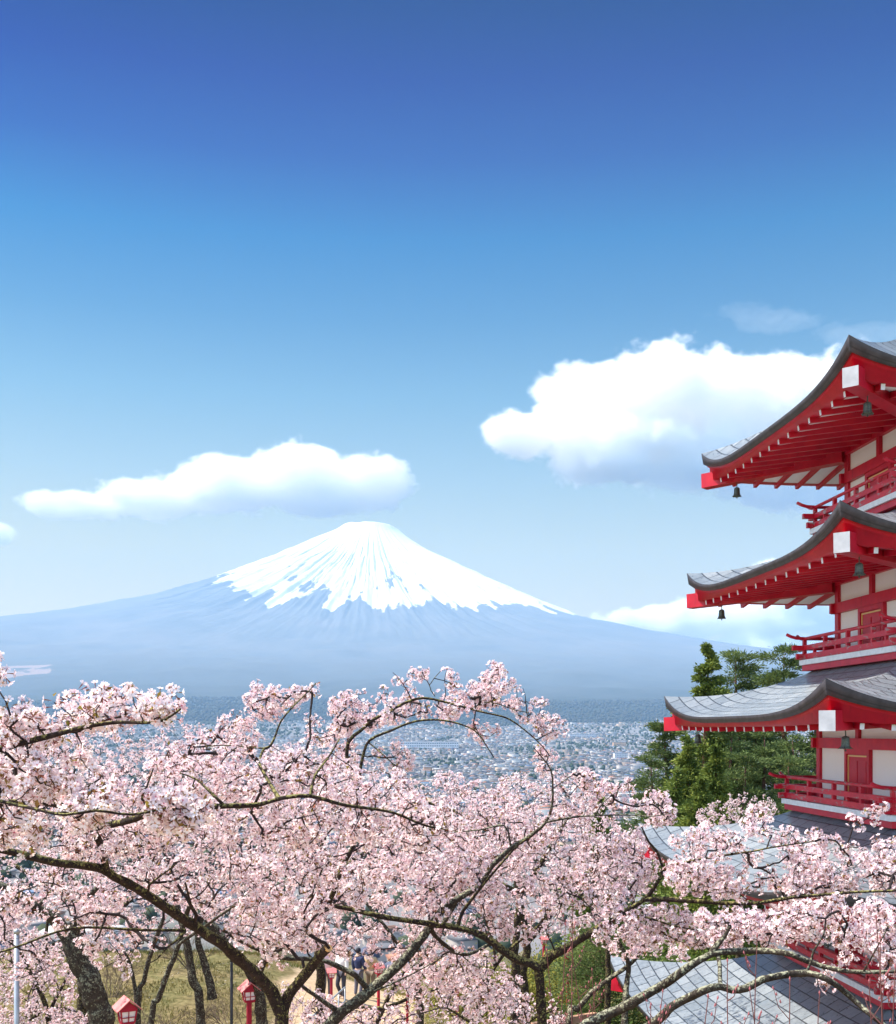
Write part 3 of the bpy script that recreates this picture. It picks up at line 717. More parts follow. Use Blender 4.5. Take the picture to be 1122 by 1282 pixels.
    def build(s, label, near, density, mossy=False, tint=0.5, leafy=0.25, fs=0.0185, group='blossoming cherry trees', spread=0.043, cluster=(4, 12), twig_scale=1.0, base=None, cut=None):
        b = s.limbs[0][0][0] if base is None else base
        root = empty('cherry_tree', tuple(b)); tag(root, label, 'tree', group)
        off = np.array(b); rs = s.rs
        Vs = []; Fs = []; nb = 0
        for C, rad in s.limbs:
            ns = 12 if rad[0] > 0.03 else 8
            n = len(C); ref = None; rows = []; L = np.concatenate([[0], np.cumsum(np.linalg.norm(np.diff(C, axis=0), axis=1))])
            sd_ = rs.rand() * 50; ang = np.arange(ns) * 2 * PI / ns
            for i in range(n):
                d = C[min(i + 1, n - 1)] - C[max(i - 1, 0)]; d = d / (np.linalg.norm(d) + 1e-9)
                if ref is None: ref = np.cross(d, [0.3, 0.7, 0.2])
                ref = ref - d * ref.dot(d); ref /= np.linalg.norm(ref); t = np.cross(d, ref)
                rr = rad[i] * (0.72 + 0.62 * fbm(L[i] * 11 + sd_, np.cos(ang) * 1.3 + np.sin(ang) + sd_, 4)) if rad[i] > 0.012 else rad[i] * np.ones(ns)
                rows.append(C[i] + np.cos(ang)[:, None] * rr[:, None] * ref + np.sin(ang)[:, None] * rr[:, None] * t)
            V = np.concatenate(rows + [[C[-1]]]); I = np.arange(n * ns).reshape(n, ns)
            F1 = np.stack([I[:-1], np.roll(I[:-1], -1, 1), np.roll(I[1:], -1, 1), I[1:]], -1).reshape(-1, 4)
            e = I[-1]; F2 = np.stack([e, np.roll(e, -1), np.full(ns, n * ns), np.full(ns, n * ns)], -1)
            Vs.append(V); Fs.append(F1 + nb); nb += len(V)
        V = np.concatenate(Vs); Fq = np.concatenate(Fs)
        tr = link('trunk', np_mesh('trunk', V - off, Fq, BARK_L if mossy else BARK, smooth=True), root)
        # twigs: a thin prism per joint
        a, p = s.seg; Pn = np.array(s.P)
        if len(a):
            P1 = Pn[a]; P0 = Pn[p]; r1, r0 = s.segr[0] * twig_scale, s.segr[1] * twig_scale
            d = P1 - P0; ln = np.linalg.norm(d, axis=1, keepdims=True) + 1e-9; d = d / ln
            A, B, _ = frames(d, np.random.RandomState(1)); k = 4
            an = np.arange(k) * 2 * PI / k
            ring = lambda c, r: c[:, None, :] + r[:, None, None] * (np.cos(an)[None, :, None] * A[:, None, :] + np.sin(an)[None, :, None] * B[:, None, :])
            V = np.concatenate([ring(P0 - d * r0[:, None] * .5, r0), ring(P1, r1)], 1).reshape(-1, 3); m = len(a)
            f = np.array([(i, (i + 1) % k, k + (i + 1) % k, k + i) for i in range(k)])
            Fq = (f[None] + (np.arange(m) * 2 * k)[:, None, None]).reshape(-1, 4)
            link('twigs', np_mesh('twigs', V - off, Fq, TWIG), root)
        # flowers in tufts along the twigs
        pos = []; nrm = []; lp = []; ln_ = []
        for (i0, i1) in s.cl:
            seg = Pn[i0:i1]; n = i1 - i0
            w = np.linspace(0.25, 1, n)
            m = rs.poisson(density * 1.22 * w)
            m[-1] = max(m[-1], 1)
            for q in np.nonzero(m)[0]:
                for _ in range(m[q]):
                    c = seg[q] + rs.randn(3) * 0.012; kf = rs.randint(cluster[0], cluster[1] + 1)
                    ax = rs.randn(3); ax /= np.linalg.norm(ax); ax[2] += 0.15
                    v = ax * 0.35 + rs.randn(kf, 3) * 0.8; v /= np.linalg.norm(v, axis=1, keepdims=True)
                    pos.append(c + v * (spread * rs.uniform(0.75, 1.1, (kf, 1)))); nrm.append(v + rs.randn(kf, 3) * 0.2)
                    if rs.rand() < leafy:
                        kl = rs.randint(1, 4); u = ax + rs.randn(kl, 3) * 0.5; lp.append(np.repeat(c[None] + ax * 0.02, kl, 0)); ln_.append(u)
        if pos:
            pos = np.concatenate(pos); nrm = np.concatenate(nrm)
            size = fs * rs.uniform(0.8, 1.12, len(pos))
            lv = None
            if lp: lp = np.concatenate(lp); ln_ = np.concatenate(ln_); lv = (lp - off, ln_, rs.uniform(0.018, 0.038, len(lp)) * (fs / 0.0175))
            flowers_mesh('crown', pos - off, nrm, size, near, rs, lv, tint, root)
            s.nf = len(pos)
        if cut is not None:
            c, d, r = cut; c = np.array(c) - off; mb = MB(); d = Vector(d).normalized()
            mb.tube([Vector(c) - d * 0.006, Vector(c) + d * 0.006], r, 16); mb.build('cut_end', CUT, root)
        return root
def region(rs, poly, d0, d1, n, clump=0.0, tilt=0.0):
    """n points inside a polygon of the photo, spread in depth d0..d1 (metres)"""
    poly = np.array(poly, float); lo = poly.min(0); hi = poly.max(0); out = []
    tot = 0; sx_ = rs.rand() * 50
    while tot < n:
        px = rs.uniform(lo[0], hi[0], 4000); py = rs.uniform(lo[1], hi[1], 4000); k = in_poly(px, py, poly)
        px, py = px[k], py[k]; d = rs.uniform(d0, d1, len(px))
        if clump:
            f = fbm(px / 26 + sx_, py / 20 + d * 1.3, 2); k = rs.rand(len(px)) < np.clip((f - 0.5 + 0.12 / clump) * 5 * clump, 0.02, 1); px, py, d = px[k], py[k], d[k]
        out.append(np.stack([(px - CX) * d / F_PX, d, (CY - py) * d / F_PX], 1)); tot += len(px)
        if len(px) == 0: break
    return np.concatenate(out)[:n]
def foot(px, d, dx=0.0):
    x = (px - CX) * d / F_PX + dx; z = float(ground_h(x, d)); return (CX + x * F_PX / d, CY - (z - 0.15) * F_PX / d, d)
CHERRIES = []
def cherry(seed, label, limbs, regions, **kw):
    t = Cherry(seed)
    for l in limbs: t.limb(*l)
    sag = kw.pop('maxlen', 3.0); step = kw.pop('step', 0.05)
    lo_ = kw.pop('push', 0.0)
    T = np.concatenate([region(t.rs, r[0], r[1] + lo_, r[2] + lo_, int(r[3] * 1.3), *r[4:]) for r in regions]) if regions else np.zeros((0, 3))
    t.grow(T, step=step, maxlen=sag)
    r = t.build(label, **kw); CHERRIES.append((label, getattr(t, 'nf', 0), len(t.P))); return r

def build_cherries():
    # 1: tree whose fork stands at the bottom left of the middle, long limb to the left
    f = foot(352, 8.2)
    ends = at(411, 1187, 8.0); dirn = at(411, 1187, 8.0) - at(395, 1205, 8.1)
    cherry(1, 'cherry tree with low fork, long dark left limb and one sawn off limb', [
        ([f, (350, 1380, 8.25), (352, 1290, 8.2), (353, 1262, 8.2)], 0.085, 0.052),
        ([(353, 1266, 8.2), (340, 1240, 8.15), (320, 1218, 8.0), (290, 1190, 7.8), (262, 1170, 7.6), (240, 1157, 7.5), (205, 1135, 7.2), (170, 1112, 7.0), (145, 1098, 6.85), (130, 1089, 6.8), (115, 1086, 6.7), (70, 1079, 6.4), (30, 1070, 6.25), (0, 1062, 6.2), (-70, 1048, 6.0)], 0.046, 0.017),
        ([(132, 1092, 6.8), (128, 1066, 6.75), (122, 1049, 6.7), (117, 1039, 6.65), (127, 1035, 6.6), (150, 1030, 6.5), (174, 1023, 6.4), (190, 1014, 6.3), (215, 1012, 6.2), (245, 1010, 6.2), (281, 1009, 6.2), (325, 1007, 6.3), (350, 1000, 6.3), (388, 997, 6.3), (430, 1008, 6.4), (461, 1012, 6.5), (494, 1018, 6.6), (531, 1033, 6.7), (575, 1043, 6.9)], 0.024, 0.005),
        ([(355, 1266, 8.2), (362, 1246, 8.2), (378, 1225, 8.15), (395, 1205, 8.1), (411, 1187, 8.0)], 0.043, 0.031),
        ([(233, 1165, 7.5), (175, 1164, 7.3), (108, 1161, 7.1), (70, 1167, 7.0), (25, 1184, 6.9), (-20, 1198, 6.8)], 0.011, 0.006),
        ([(232, 1166, 7.5), (220, 1178, 7.4), (208, 1187, 7.4), (197, 1200, 7.3), (186, 1206, 7.3)], 0.011, 0.004),
        ([(242, 1158, 7.5), (246, 1146, 7.45), (240, 1137, 7.4), (236, 1120, 7.3), (232, 1105, 7.2)], 0.014, 0.005),
        ([(186, 1124, 7.1), (187, 1108, 7.0), (210, 1090, 6.9), (222, 1080, 6.9)], 0.009, 0.004),
        ([(331, 936, 6.9), (325, 955, 6.8), (335, 975, 6.6), (350, 1000, 6.3)][::-1], 0.013, 0.008),
        ([(331, 937, 6.9), (306, 935, 7.0), (281, 933, 7.1), (240, 936, 7.2)], 0.006, 0.003),
        ([(331, 937, 6.9), (339, 933, 6.9), (346, 918, 6.95), (352, 903, 7.0), (366, 886, 7.0), (384, 868, 7.1), (396, 855, 7.1)], 0.0085, 0.003),
        ([(281, 1009, 6.2), (262, 990, 6.2), (245, 975, 6.3), (225, 968, 6.3)], 0.010, 0.004),
        ([(190, 1014, 6.3), (178, 1000, 6.2), (184, 985, 6.2), (192, 962, 6.2)], 0.010, 0.004),
        ([(388, 997, 6.3), (395, 970, 6.4), (410, 950, 6.5), (425, 925, 6.6)], 0.009, 0.004),
    ], [
        ([(-20, 1000), (60, 962), (170, 955), (235, 925), (280, 930), (380, 935), (470, 960), (530, 990), (590, 1035), (560, 1060), (420, 1060), (320, 1060), (230, 1065), (130, 1075), (-20, 1055)], 5.7, 7.2, 560, 1.0),
        ([(310, 885), (316, 858), (340, 862), (360, 868), (385, 858), (402, 852), (392, 870), (372, 888), (345, 905), (318, 895)], 6.8, 7.3, 44),
        ([(272, 900), (300, 890), (330, 925), (300, 945), (262, 935), (250, 915)], 6.8, 7.3, 30),
        ([(120, 1095), (240, 1070), (420, 1070), (470, 1095), (440, 1150), (400, 1190), (330, 1195), (290, 1170), (250, 1140), (180, 1110)], 6.8, 8.4, 300, 1.0),
        ([(20, 1090), (120, 1100), (170, 1130), (230, 1172), (165, 1225), (140, 1210), (60, 1170), (0, 1150)], 6.6, 7.6, 90, 1.0),
    ], push=0.75, near=True, density=0.23, tint=0.55, leafy=0.5, cut=(ends, dirn, 0.031))
    # 2: near tree at the left edge
    f = foot(-260, 5.4)
    cherry(2, 'closest cherry tree reaching in from the left edge with large pale flowers', [
        ([f, (-250, 1300, 5.5), (-210, 1120, 5.5), (-170, 1050, 5.5)], 0.13, 0.06),
        ([(-170, 1050, 5.5), (-110, 990, 5.3), (-60, 960, 5.2), (0, 939, 5.1), (46, 926, 5.0), (107, 910, 4.9), (150, 904, 4.85), (178, 905, 4.8), (205, 902, 4.75), (226, 888, 4.7)], 0.03, 0.0045),
        ([(-170, 1050, 5.5), (-80, 1015, 5.6), (0, 1005, 5.7), (50, 1005, 5.7), (75, 1010, 5.7), (88, 1014, 5.7)], 0.03, 0.013),
        ([(75, 1008, 5.7), (95, 995, 5.6), (125, 975, 5.5)], 0.009, 0.004),
        ([(-80, 1015, 5.6), (-30, 1000, 5.0), (30, 1010, 4.8), (80, 1020, 4.7), (120, 1015, 4.7), (165, 1020, 4.8), (215, 1010, 4.9)], 0.012, 0.005),
    ], [
        ([(-20, 890), (25, 885), (40, 880), (60, 880), (92, 866), (105, 875), (125, 862), (150, 872), (172, 862), (190, 866), (212, 868), (234, 880), (226, 902), (180, 898), (100, 915), (0, 940)], 4.6, 5.3, 84, 1.0),
        ([(-20, 950), (60, 940), (110, 940), (120, 970), (70, 1000), (-20, 1010)], 4.7, 5.5, 70, 1.0),
        ([(85, 1010), (95, 992), (130, 990), (140, 1010), (125, 1030), (95, 1035)], 4.6, 4.8, 26),
        ([(182, 1010), (190, 985), (240, 985), (268, 1015), (230, 1045), (190, 1035)], 4.7, 5.0, 40),
        ([(-20, 1020), (40, 1015), (60, 1040), (20, 1060), (-20, 1055)], 4.7, 5.1, 24),
        ([(-20, 830), (4, 826), (12, 834), (2, 855), (-20, 870)], 4.8, 5.0, 9),
    ], push=0.15, near=True, density=0.27, tint=0.66, leafy=0.6, spread=0.043, fs=0.0205)
    # 3: middle tree, dark trunk, holds the arching branch over the town
    f = foot(680, 9.2)
    cherry(3, 'cherry tree with slim dark trunk and wide forked limbs in the middle', [
        ([f, (682, 1400, 9.25), (679, 1282, 9.2), (678, 1250, 9.2), (675, 1214, 9.2)], 0.06, 0.036),
        ([(675, 1216, 9.2), (668, 1209, 9.2), (642, 1199, 9.2), (620, 1181, 9.2), (600, 1169, 9.2), (575, 1161, 9.2), (531, 1155, 9.2), (494, 1150, 9.1), (461, 1144, 9.0), (441, 1139, 9.0), (418, 1134, 8.9), (412, 1125, 8.9)], 0.036, 0.015),
        ([(675, 1216, 9.2), (680, 1209, 9.2), (690, 1198, 9.2), (712, 1186, 9.1), (742, 1166, 9.0), (775, 1146, 8.9), (807, 1126, 8.8), (824, 1103, 8.7), (830, 1090, 8.7), (822, 1066, 8.7), (812, 1054, 8.7), (803, 1035, 8.7)], 0.040, 0.006),
        ([(829, 1092, 8.7), (841, 1085, 8.6), (856, 1080, 8.5), (899, 1072, 8.3), (941, 1066, 8.1), (971, 1060, 8.0), (1021, 1053, 7.8)], 0.013, 0.004),
        ([(808, 1126, 8.8), (841, 1126, 8.6), (879, 1129, 8.4), (921, 1131, 8.2), (954, 1130, 8.0), (991, 1124, 7.9), (1021, 1121, 7.8), (1066, 1117, 7.7), (1122, 1115, 7.6), (1190, 1108, 7.5)], 0.020, 0.007),
        ([(783, 1145, 8.9), (812, 1149, 8.8), (843, 1159, 8.7), (872, 1164, 8.6)], 0.011, 0.005),
        ([(573, 1160, 9.2), (580, 1141, 9.2), (595, 1121, 9.1), (607, 1106, 9.1), (630, 1079, 9.0), (650, 1057, 9.0), (668, 1045, 8.9)], 0.015, 0.006),
        ([(412, 1132, 8.9), (421, 1108, 8.8), (429, 1083, 8.8), (441, 1062, 8.7), (448, 1030, 8.7), (448, 985, 8.6), (454, 950, 8.6), (463, 927, 8.6), (489, 915, 8.6), (521, 903, 8.5), (558, 902, 8.5), (594, 914, 8.5), (608, 932, 8.5), (618, 948, 8.5)], 0.022, 0.004),
        ([(448, 985, 8.6), (436, 958, 8.7), (436, 930, 8.7), (451, 915, 8.7), (469, 900, 8.7), (489, 890, 8.7), (506, 880, 8.7), (530, 874, 8.7), (560, 880, 8.7), (590, 888, 8.7), (612, 893, 8.6), (637, 900, 8.6), (662, 918, 8.6), (679, 934, 8.6), (689, 947, 8.6)], 0.017, 0.004),
        ([(590, 888, 8.7), (600, 882, 8.7), (615, 879, 8.7), (645, 889, 8.7), (662, 892, 8.7)], 0.005, 0.003),
        ([(462, 930, 8.6), (480, 945, 8.5), (495, 960, 8.5), (508, 980, 8.5)], 0.006, 0.003),
        ([(516, 878, 8.7), (510, 865, 8.7), (500, 850, 8.7), (492, 842, 8.7)], 0.005, 0.0025),
        ([(545, 872, 8.7), (538, 858, 8.7), (552, 840, 8.7)], 0.004, 0.0025),
    ], [
        ([(412, 880), (440, 858), (474, 868), (480, 845), (500, 850), (540, 830), (560, 838), (575, 855), (600, 852), (618, 832), (634, 840), (640, 855), (655, 850), (662, 875), (688, 880), (668, 888), (640, 885), (600, 885), (560, 905), (500, 900), (460, 912), (440, 925), (415, 905)], 8.0, 8.8, 215, 0.8),
        ([(640, 895), (665, 893), (700, 900), (706, 925), (690, 930), (660, 905)], 8.0, 8.5, 26),
        ([(585, 905), (610, 905), (640, 915), (620, 925), (605, 935)], 8.3, 8.6, 12),
        ([(470, 935), (515, 925), (516, 965), (500, 985), (475, 960)], 8.3, 8.6, 22),
        ([(380, 900), (430, 905), (450, 935), (450, 960), (400, 960)], 8.2, 8.9, 40),
        ([(836, 1062), (880, 1032), (905, 1050), (940, 1015), (958, 1012), (965, 1035), (1000, 1045), (1020, 1038), (1060, 1058), (1130, 1050), (1130, 1118), (1050, 1118), (950, 1122), (860, 1122), (836, 1100)], 7.2, 8.5, 400, 1.0),
        ([(1062, 1030), (1080, 1018), (1112, 1006), (1110, 1028), (1080, 1040)], 7.5, 7.7, 15),
        ([(750, 1130), (860, 1135), (960, 1135), (1040, 1132), (1062, 1135), (1040, 1175), (960, 1175), (880, 1186), (800, 1180), (745, 1190)], 7.7, 9.0, 230, 1.0),
        ([(560, 1070), (650, 1070), (800, 1040), (820, 1090), (780, 1135), (700, 1180), (640, 1190), (580, 1150)], 8.4, 9.8, 230, 1.0),
        ([(400, 1090), (560, 1070), (570, 1150), (450, 1135), (400, 1180), (370, 1150)], 8.4, 9.8, 160, 1.0),
    ], push=0.65, near=True, density=0.21, tint=0.5, leafy=0.5)
    # 4: lichened leaning tree
    f = foot(395, 9.0)
    cherry(4, 'leaning cherry tree with pale lichened trunk rising to the right', [
        ([f, (396, 1350, 9.0), (405, 1295, 9.0), (413, 1282, 9.0), (430, 1263, 9.0), (467, 1238, 9.1), (502, 1206, 9.2), (524, 1180, 9.3), (540, 1158, 9.4), (553, 1140, 9.4), (574, 1124, 9.4), (600, 1108, 9.5), (616, 1085, 9.5), (640, 1062, 9.5), (665, 1046, 9.5), (683, 1030, 9.4), (691, 1010, 9.4), (692, 985, 9.4), (690, 965, 9.4), (680, 950, 9.4), (668, 936, 9.4)], 0.085, 0.004),
        ([(462, 1240, 9.1), (445, 1221, 9.0), (431, 1214, 9.0), (403, 1202, 8.9), (381, 1200, 8.9), (353, 1199, 8.8), (328, 1191, 8.7), (300, 1178, 8.6), (280, 1165, 8.5)], 0.024, 0.012),
        ([(424, 1266, 9.0), (399, 1249, 8.9), (381, 1237, 8.8), (370, 1225, 8.7)], 0.022, 0.010),
        ([(683, 1030, 9.4), (717, 1023, 9.3), (745, 1021, 9.2), (787, 1020, 9.1), (815, 1022, 9.0), (840, 1018, 9.0)], 0.010, 0.004),
        ([(745, 1021, 9.2), (757, 1003, 9.2), (775, 990, 9.2)], 0.006, 0.003),
        ([(689, 990, 9.4), (705, 978, 9.4), (725, 965, 9.4)], 0.005, 0.003),
        ([(640, 1062, 9.5), (632, 1034, 9.5), (600, 1039, 9.5), (562, 1041, 9.5), (530, 1036, 9.5)], 0.009, 0.004),
        ([(540, 1160, 9.4), (545, 1172, 9.5), (580, 1195, 9.9), (612, 1182, 10.2), (640, 1170, 10.4)], 0.02, 0.01),
        ([(455, 1246, 9.1), (490, 1232, 9.0), (530, 1212, 9.0), (560, 1195, 9.0)], 0.010, 0.004),
    ], [
        ([(668, 935), (700, 945), (712, 965), (735, 962), (748, 975), (740, 1000), (700, 990), (680, 975), (665, 950)], 9.1, 9.7, 36, 0.8),
        ([(740, 985), (800, 975), (830, 995), (845, 1012), (838, 1035), (790, 1025), (750, 1030), (700, 1040), (690, 1010)], 8.8, 9.7, 90, 1.0),
        ([(500, 1010), (640, 1000), (700, 1040), (640, 1090), (560, 1110), (480, 1090), (470, 1040)], 9.0, 10.4, 220, 1.0),
        ([(440, 1150), (560, 1165), (540, 1200), (480, 1215), (400, 1195)], 9.0, 10, 70, 1.0),
        ([(540, 1180), (600, 1190), (640, 1215), (600, 1282), (520, 1270), (510, 1220)], 9.2, 10.2, 60, 1.0),
        ([(300, 1150), (380, 1140), (400, 1190), (330, 1215), (290, 1190)], 8.5, 9.2, 40, 1.0),
    ], push=0.5, near=True, density=0.22, tint=0.5, leafy=0.5, mossy=True)
    # 5: bottom right tree
    f = foot(640, 6.8)
    cherry(5, 'cherry tree with two bare lichened limbs crossing the lowest pagoda roof', [
        ([f, (650, 1450, 6.8), (690, 1330, 6.8), (725, 1292, 6.7), (752, 1275, 6.7), (775, 1265, 6.7), (800, 1251, 6.6), (827, 1234, 6.6), (843, 1224, 6.5), (856, 1216, 6.5), (874, 1204, 6.5), (891, 1195, 6.5), (906, 1192, 6.5), (941, 1190, 6.5), (966, 1191, 6.4), (991, 1195, 6.3), (1011, 1204, 6.3), (1026, 1209, 6.3), (1054, 1215, 6.2), (1081, 1217, 6.1), (1122, 1216, 6.1), (1180, 1212, 6.0)], 0.062, 0.007),
        ([(700, 1335, 6.8), (760, 1310, 6.5), (815, 1284, 6.3), (841, 1261, 6.2), (856, 1251, 6.2), (879, 1241, 6.1), (901, 1235, 6.1), (916, 1239, 6.1), (934, 1237, 6.1), (954, 1226, 6.1), (981, 1221, 6.1), (1011, 1219, 6.1), (1031, 1224, 6.0), (1051, 1236, 6.0), (1074, 1256, 6.0), (1091, 1271, 5.9), (1107, 1283, 5.9), (1160, 1320, 5.8)], 0.035, 0.010),
        ([(891, 1196, 6.5), (898, 1184, 6.5), (908, 1172, 6.5), (914, 1160, 6.5)], 0.022, 0.008),
        ([(898, 1196, 6.5), (901, 1210, 6.4), (902, 1226, 6.2), (903, 1234, 6.1)], 0.012, 0.012),
        ([(981, 1221, 6.1), (1011, 1214, 6.2), (1018, 1192, 6.2), (1031, 1171, 6.2), (1034, 1150, 6.2)], 0.010, 0.004),
        ([(1081, 1217, 6.1), (1096, 1190, 6.0), (1110, 1165, 6.0)], 0.006, 0.003),
    ], [
        ([(960, 1150), (1030, 1125), (1062, 1125), (1085, 1140), (1108, 1140), (1088, 1165), (1090, 1190), (1060, 1206), (1010, 1175), (980, 1180)], 5.9, 6.7, 70, 1.0),
        ([(1075, 1130), (1107, 1132), (1108, 1150), (1085, 1150)], 5.9, 6.3, 8),
        ([(860, 1150), (960, 1145), (1000, 1175), (960, 1188), (900, 1182), (860, 1180)], 6.2, 6.8, 55, 1.0),
        ([(1096, 1140), (1130, 1130), (1130, 1282), (1110, 1250), (1095, 1200)], 5.8, 6.3, 40, 1.0),
        ([(1025, 1222), (1042, 1216), (1044, 1230), (1030, 1236)], 6.0, 6.1, 3),
    ], push=0.3, near=True, density=0.24, tint=0.52, leafy=0.2, mossy=True)
    # 6: left mossy trunk
    f = foot(140, 11.2)
    cherry(6, 'cherry tree with thick mossy trunk at the bottom left', [
        ([f, (130, 1330, 11.1), (124, 1282, 11), (118, 1250, 11), (106, 1212, 11), (92, 1180, 11), (80, 1162, 11)], 0.16, 0.10),
        ([(84, 1168, 11), (66, 1150, 10.9), (45, 1138, 10.8), (25, 1122, 10.7), (0, 1109, 10.6), (-50, 1095, 10.5)], 0.065, 0.03),
        ([(90, 1178, 11), (97, 1152, 11), (100, 1134, 11), (112, 1120, 11), (128, 1105, 11)], 0.06, 0.02),
        ([(45, 1138, 10.8), (60, 1120, 10.8), (70, 1095, 10.8)], 0.02, 0.01),
        ([(20, 1120, 10.7), (-10, 1150, 10.8), (-30, 1165, 10.8)], 0.02, 0.01),
    ], [
        ([(-20, 1060), (150, 1060), (180, 1100), (150, 1140), (60, 1150), (-20, 1140)], 10, 12, 130, 1.0),
        ([(0, 1130), (60, 1150), (90, 1180), (60, 1230), (-20, 1230)], 10.5, 12, 50, 1.0),
    ], near=False, density=0.30, tint=0.45, mossy=True)
    # 7..: trees further down the slope
    def far(seed, label, px, d, limbs, regs, **kw):
        f = foot(px, d); kw.setdefault('density', 0.30); kw.setdefault('tint', 0.45); kw.setdefault('leafy', 0.4)
        cherry(seed, label, [([f] + limbs[0][0],) + limbs[0][1:]] + limbs[1:], regs, near=False, step=0.08, maxlen=6.0, **kw)
    far(11, 'cherry tree with slender lichened trunk just right of the thick mossy trunk', 172, 15,
        [([(173, 1262, 15), (180, 1228, 15), (187, 1200, 15), (205, 1150, 15)], 0.06, 0.025), ([(173, 1262, 15), (160, 1200, 15), (130, 1150, 15)], 0.03, 0.015)],
        [([(60, 1000), (260, 1000), (300, 1060), (260, 1120), (100, 1120)], 12, 15.5, 320, 1.0)], mossy=True)
    far(12, 'cherry tree with thin trunk leaning right beside the red lantern', 186, 14,
        [([(190, 1275, 14), (198, 1250, 14), (211, 1215, 14), (224, 1182, 14), (232, 1150, 14), (250, 1100, 13.5)], 0.05, 0.025), ([(224, 1182, 14), (300, 1130, 13), (360, 1090, 12.5)], 0.02, 0.01)],
        [([(200, 960), (440, 950), (470, 1020), (420, 1100), (260, 1110), (200, 1050)], 10.5, 13.5, 420, 1.0)], mossy=True)
    far(13, 'cherry tree with double grey trunk left of the small red lantern', 252, 17,
        [([(250, 1262, 17), (242, 1228, 17), (236, 1195, 17), (232, 1170, 17), (220, 1130, 17)], 0.09, 0.05), ([(266, 1250, 17), (262, 1225, 17), (254, 1200, 17), (248, 1170, 17), (262, 1120, 17)], 0.07, 0.03)],
        [([(0, 900), (120, 915), (250, 905), (300, 940), (300, 1040), (120, 1040), (-20, 1030)], 13, 17, 420, 1.0),
         ([(100, 1130), (330, 1120), (340, 1170), (120, 1175)], 15, 17, 120, 1.0)], mossy=True)
    far(14, 'cherry tree with stout leaning trunk right behind the small red lantern', 330, 18,
        [([(327, 1266, 18), (318, 1230, 18), (305, 1205, 18), (288, 1185, 18), (260, 1150, 18)], 0.12, 0.06), ([(318, 1230, 18), (345, 1180, 17.5), (390, 1120, 17)], 0.07, 0.03)],
        [([(330, 930), (430, 935), (520, 980), (520, 1100), (400, 1160), (330, 1130)], 14, 18, 420, 1.0)], mossy=True)
    far(15, 'cherry tree with mossy upright trunk below the leaning one', 525, 13,
        [([(526, 1275, 13), (523, 1240, 13), (524, 1212, 13), (545, 1175, 13), (570, 1130, 13)], 0.075, 0.03), ([(524, 1215, 13), (490, 1170, 12.8), (450, 1120, 12.8)], 0.03, 0.012)],
        [([(430, 985), (560, 1000), (640, 990), (680, 1080), (560, 1130), (440, 1090)], 11.5, 14, 330, 1.0),
         ([(480, 1215), (560, 1185), (600, 1200), (590, 1282), (500, 1290), (480, 1260)], 11.5, 13, 90, 1.0)], mossy=True)
    far(16, 'cherry tree with thin grey trunk leaning right through the yellow green bank', 588, 13.5,
        [([(590, 1282, 13.5), (597, 1264, 13.5), (607, 1234, 13.5), (620, 1211, 13.5), (632, 1194, 13.5), (647, 1181, 13.5), (672, 1161, 13.5), (700, 1120, 13.5)], 0.034, 0.014), ([(620, 1211, 13.5), (617, 1180, 13.5), (600, 1130, 13.5)], 0.02, 0.01)],
        [([(540, 970), (640, 975), (740, 1000), (800, 1040), (800, 1120), (700, 1150), (600, 1140), (560, 1060)], 12, 15, 420, 1.0),
         ([(600, 1190), (660, 1230), (675, 1270), (640, 1285), (600, 1260)], 12, 13.5, 40, 1.0)], leafy=0.45)
    far(17, 'yellowish cherry tree with many young leaves above the town edge', 640, 17,
        [([(645, 1200, 17), (650, 1120, 17), (640, 1060, 17), (620, 1010, 17)], 0.10, 0.03), ([(650, 1120, 17), (690, 1060, 17), (720, 1010, 17)], 0.05, 0.02), ([(640, 1060, 17), (580, 1020, 17), (520, 1000, 17)], 0.05, 0.015)],
        [([(510, 985), (560, 965), (600, 985), (660, 965), (720, 975), (750, 1010), (740, 1070), (620, 1080), (540, 1050)], 15, 19, 380, 1.0)], leafy=1.0, density=0.2, tint=0.6)
    far(18, 'small cherry tree far down the slope left of the green conifers', 760, 22,
        [([(762, 1180, 22), (765, 1120, 22), (760, 1080, 22)], 0.09, 0.03), ([(765, 1120, 22), (800, 1080, 22)], 0.04, 0.02)],
        [([(690, 1055), (730, 1040), (800, 1045), (830, 1075), (820, 1120), (720, 1120), (690, 1090)], 20, 24, 260, 1.0)], fs=0.019, tint=0.3)
    far(19, 'small cherry tree between the conifers and the pagoda', 925, 36,
        [([(925, 1080, 36), (925, 1040, 36), (930, 1010, 36)], 0.10, 0.03), ([(925, 1040, 36), (900, 1015, 36)], 0.04, 0.02)],
        [([(868, 1018), (895, 1003), (912, 995), (935, 993), (968, 998), (975, 1015), (940, 1040), (880, 1040)], 34.5, 37.5, 150, 0.8)], fs=0.030, tint=0.5, spread=0.06)
    far(20, 'distant pink cherry tree low at the left edge behind the grey pole', 40, 24,
        [([(45, 1230, 24), (55, 1190, 24), (60, 1150, 24)], 0.10, 0.03), ([(45, 1230, 24), (10, 1200, 24), (-20, 1180, 24)], 0.05, 0.02), ([(55, 1190, 24), (95, 1165, 24)], 0.04, 0.02)],
        [([(-20, 1150), (60, 1165), (105, 1180), (100, 1225), (60, 1240), (-20, 1250)], 21, 25, 230, 1.0)], fs=0.020, tint=0.35)
    far(21, 'drooping cherry tree spreading low at the bottom left corner', 30, 19,
        [([(35, 1300, 19), (45, 1270, 19), (80, 1262, 19), (120, 1275, 19)], 0.07, 0.02)],
        [([(-10, 1262), (40, 1255), (95, 1262), (110, 1285), (0, 1290)], 18, 20, 80, 1.0), ([(225, 1282), (240, 1262), (285, 1250), (292, 1262), (270, 1290)], 12, 12.8, 20)], fs=0.018)
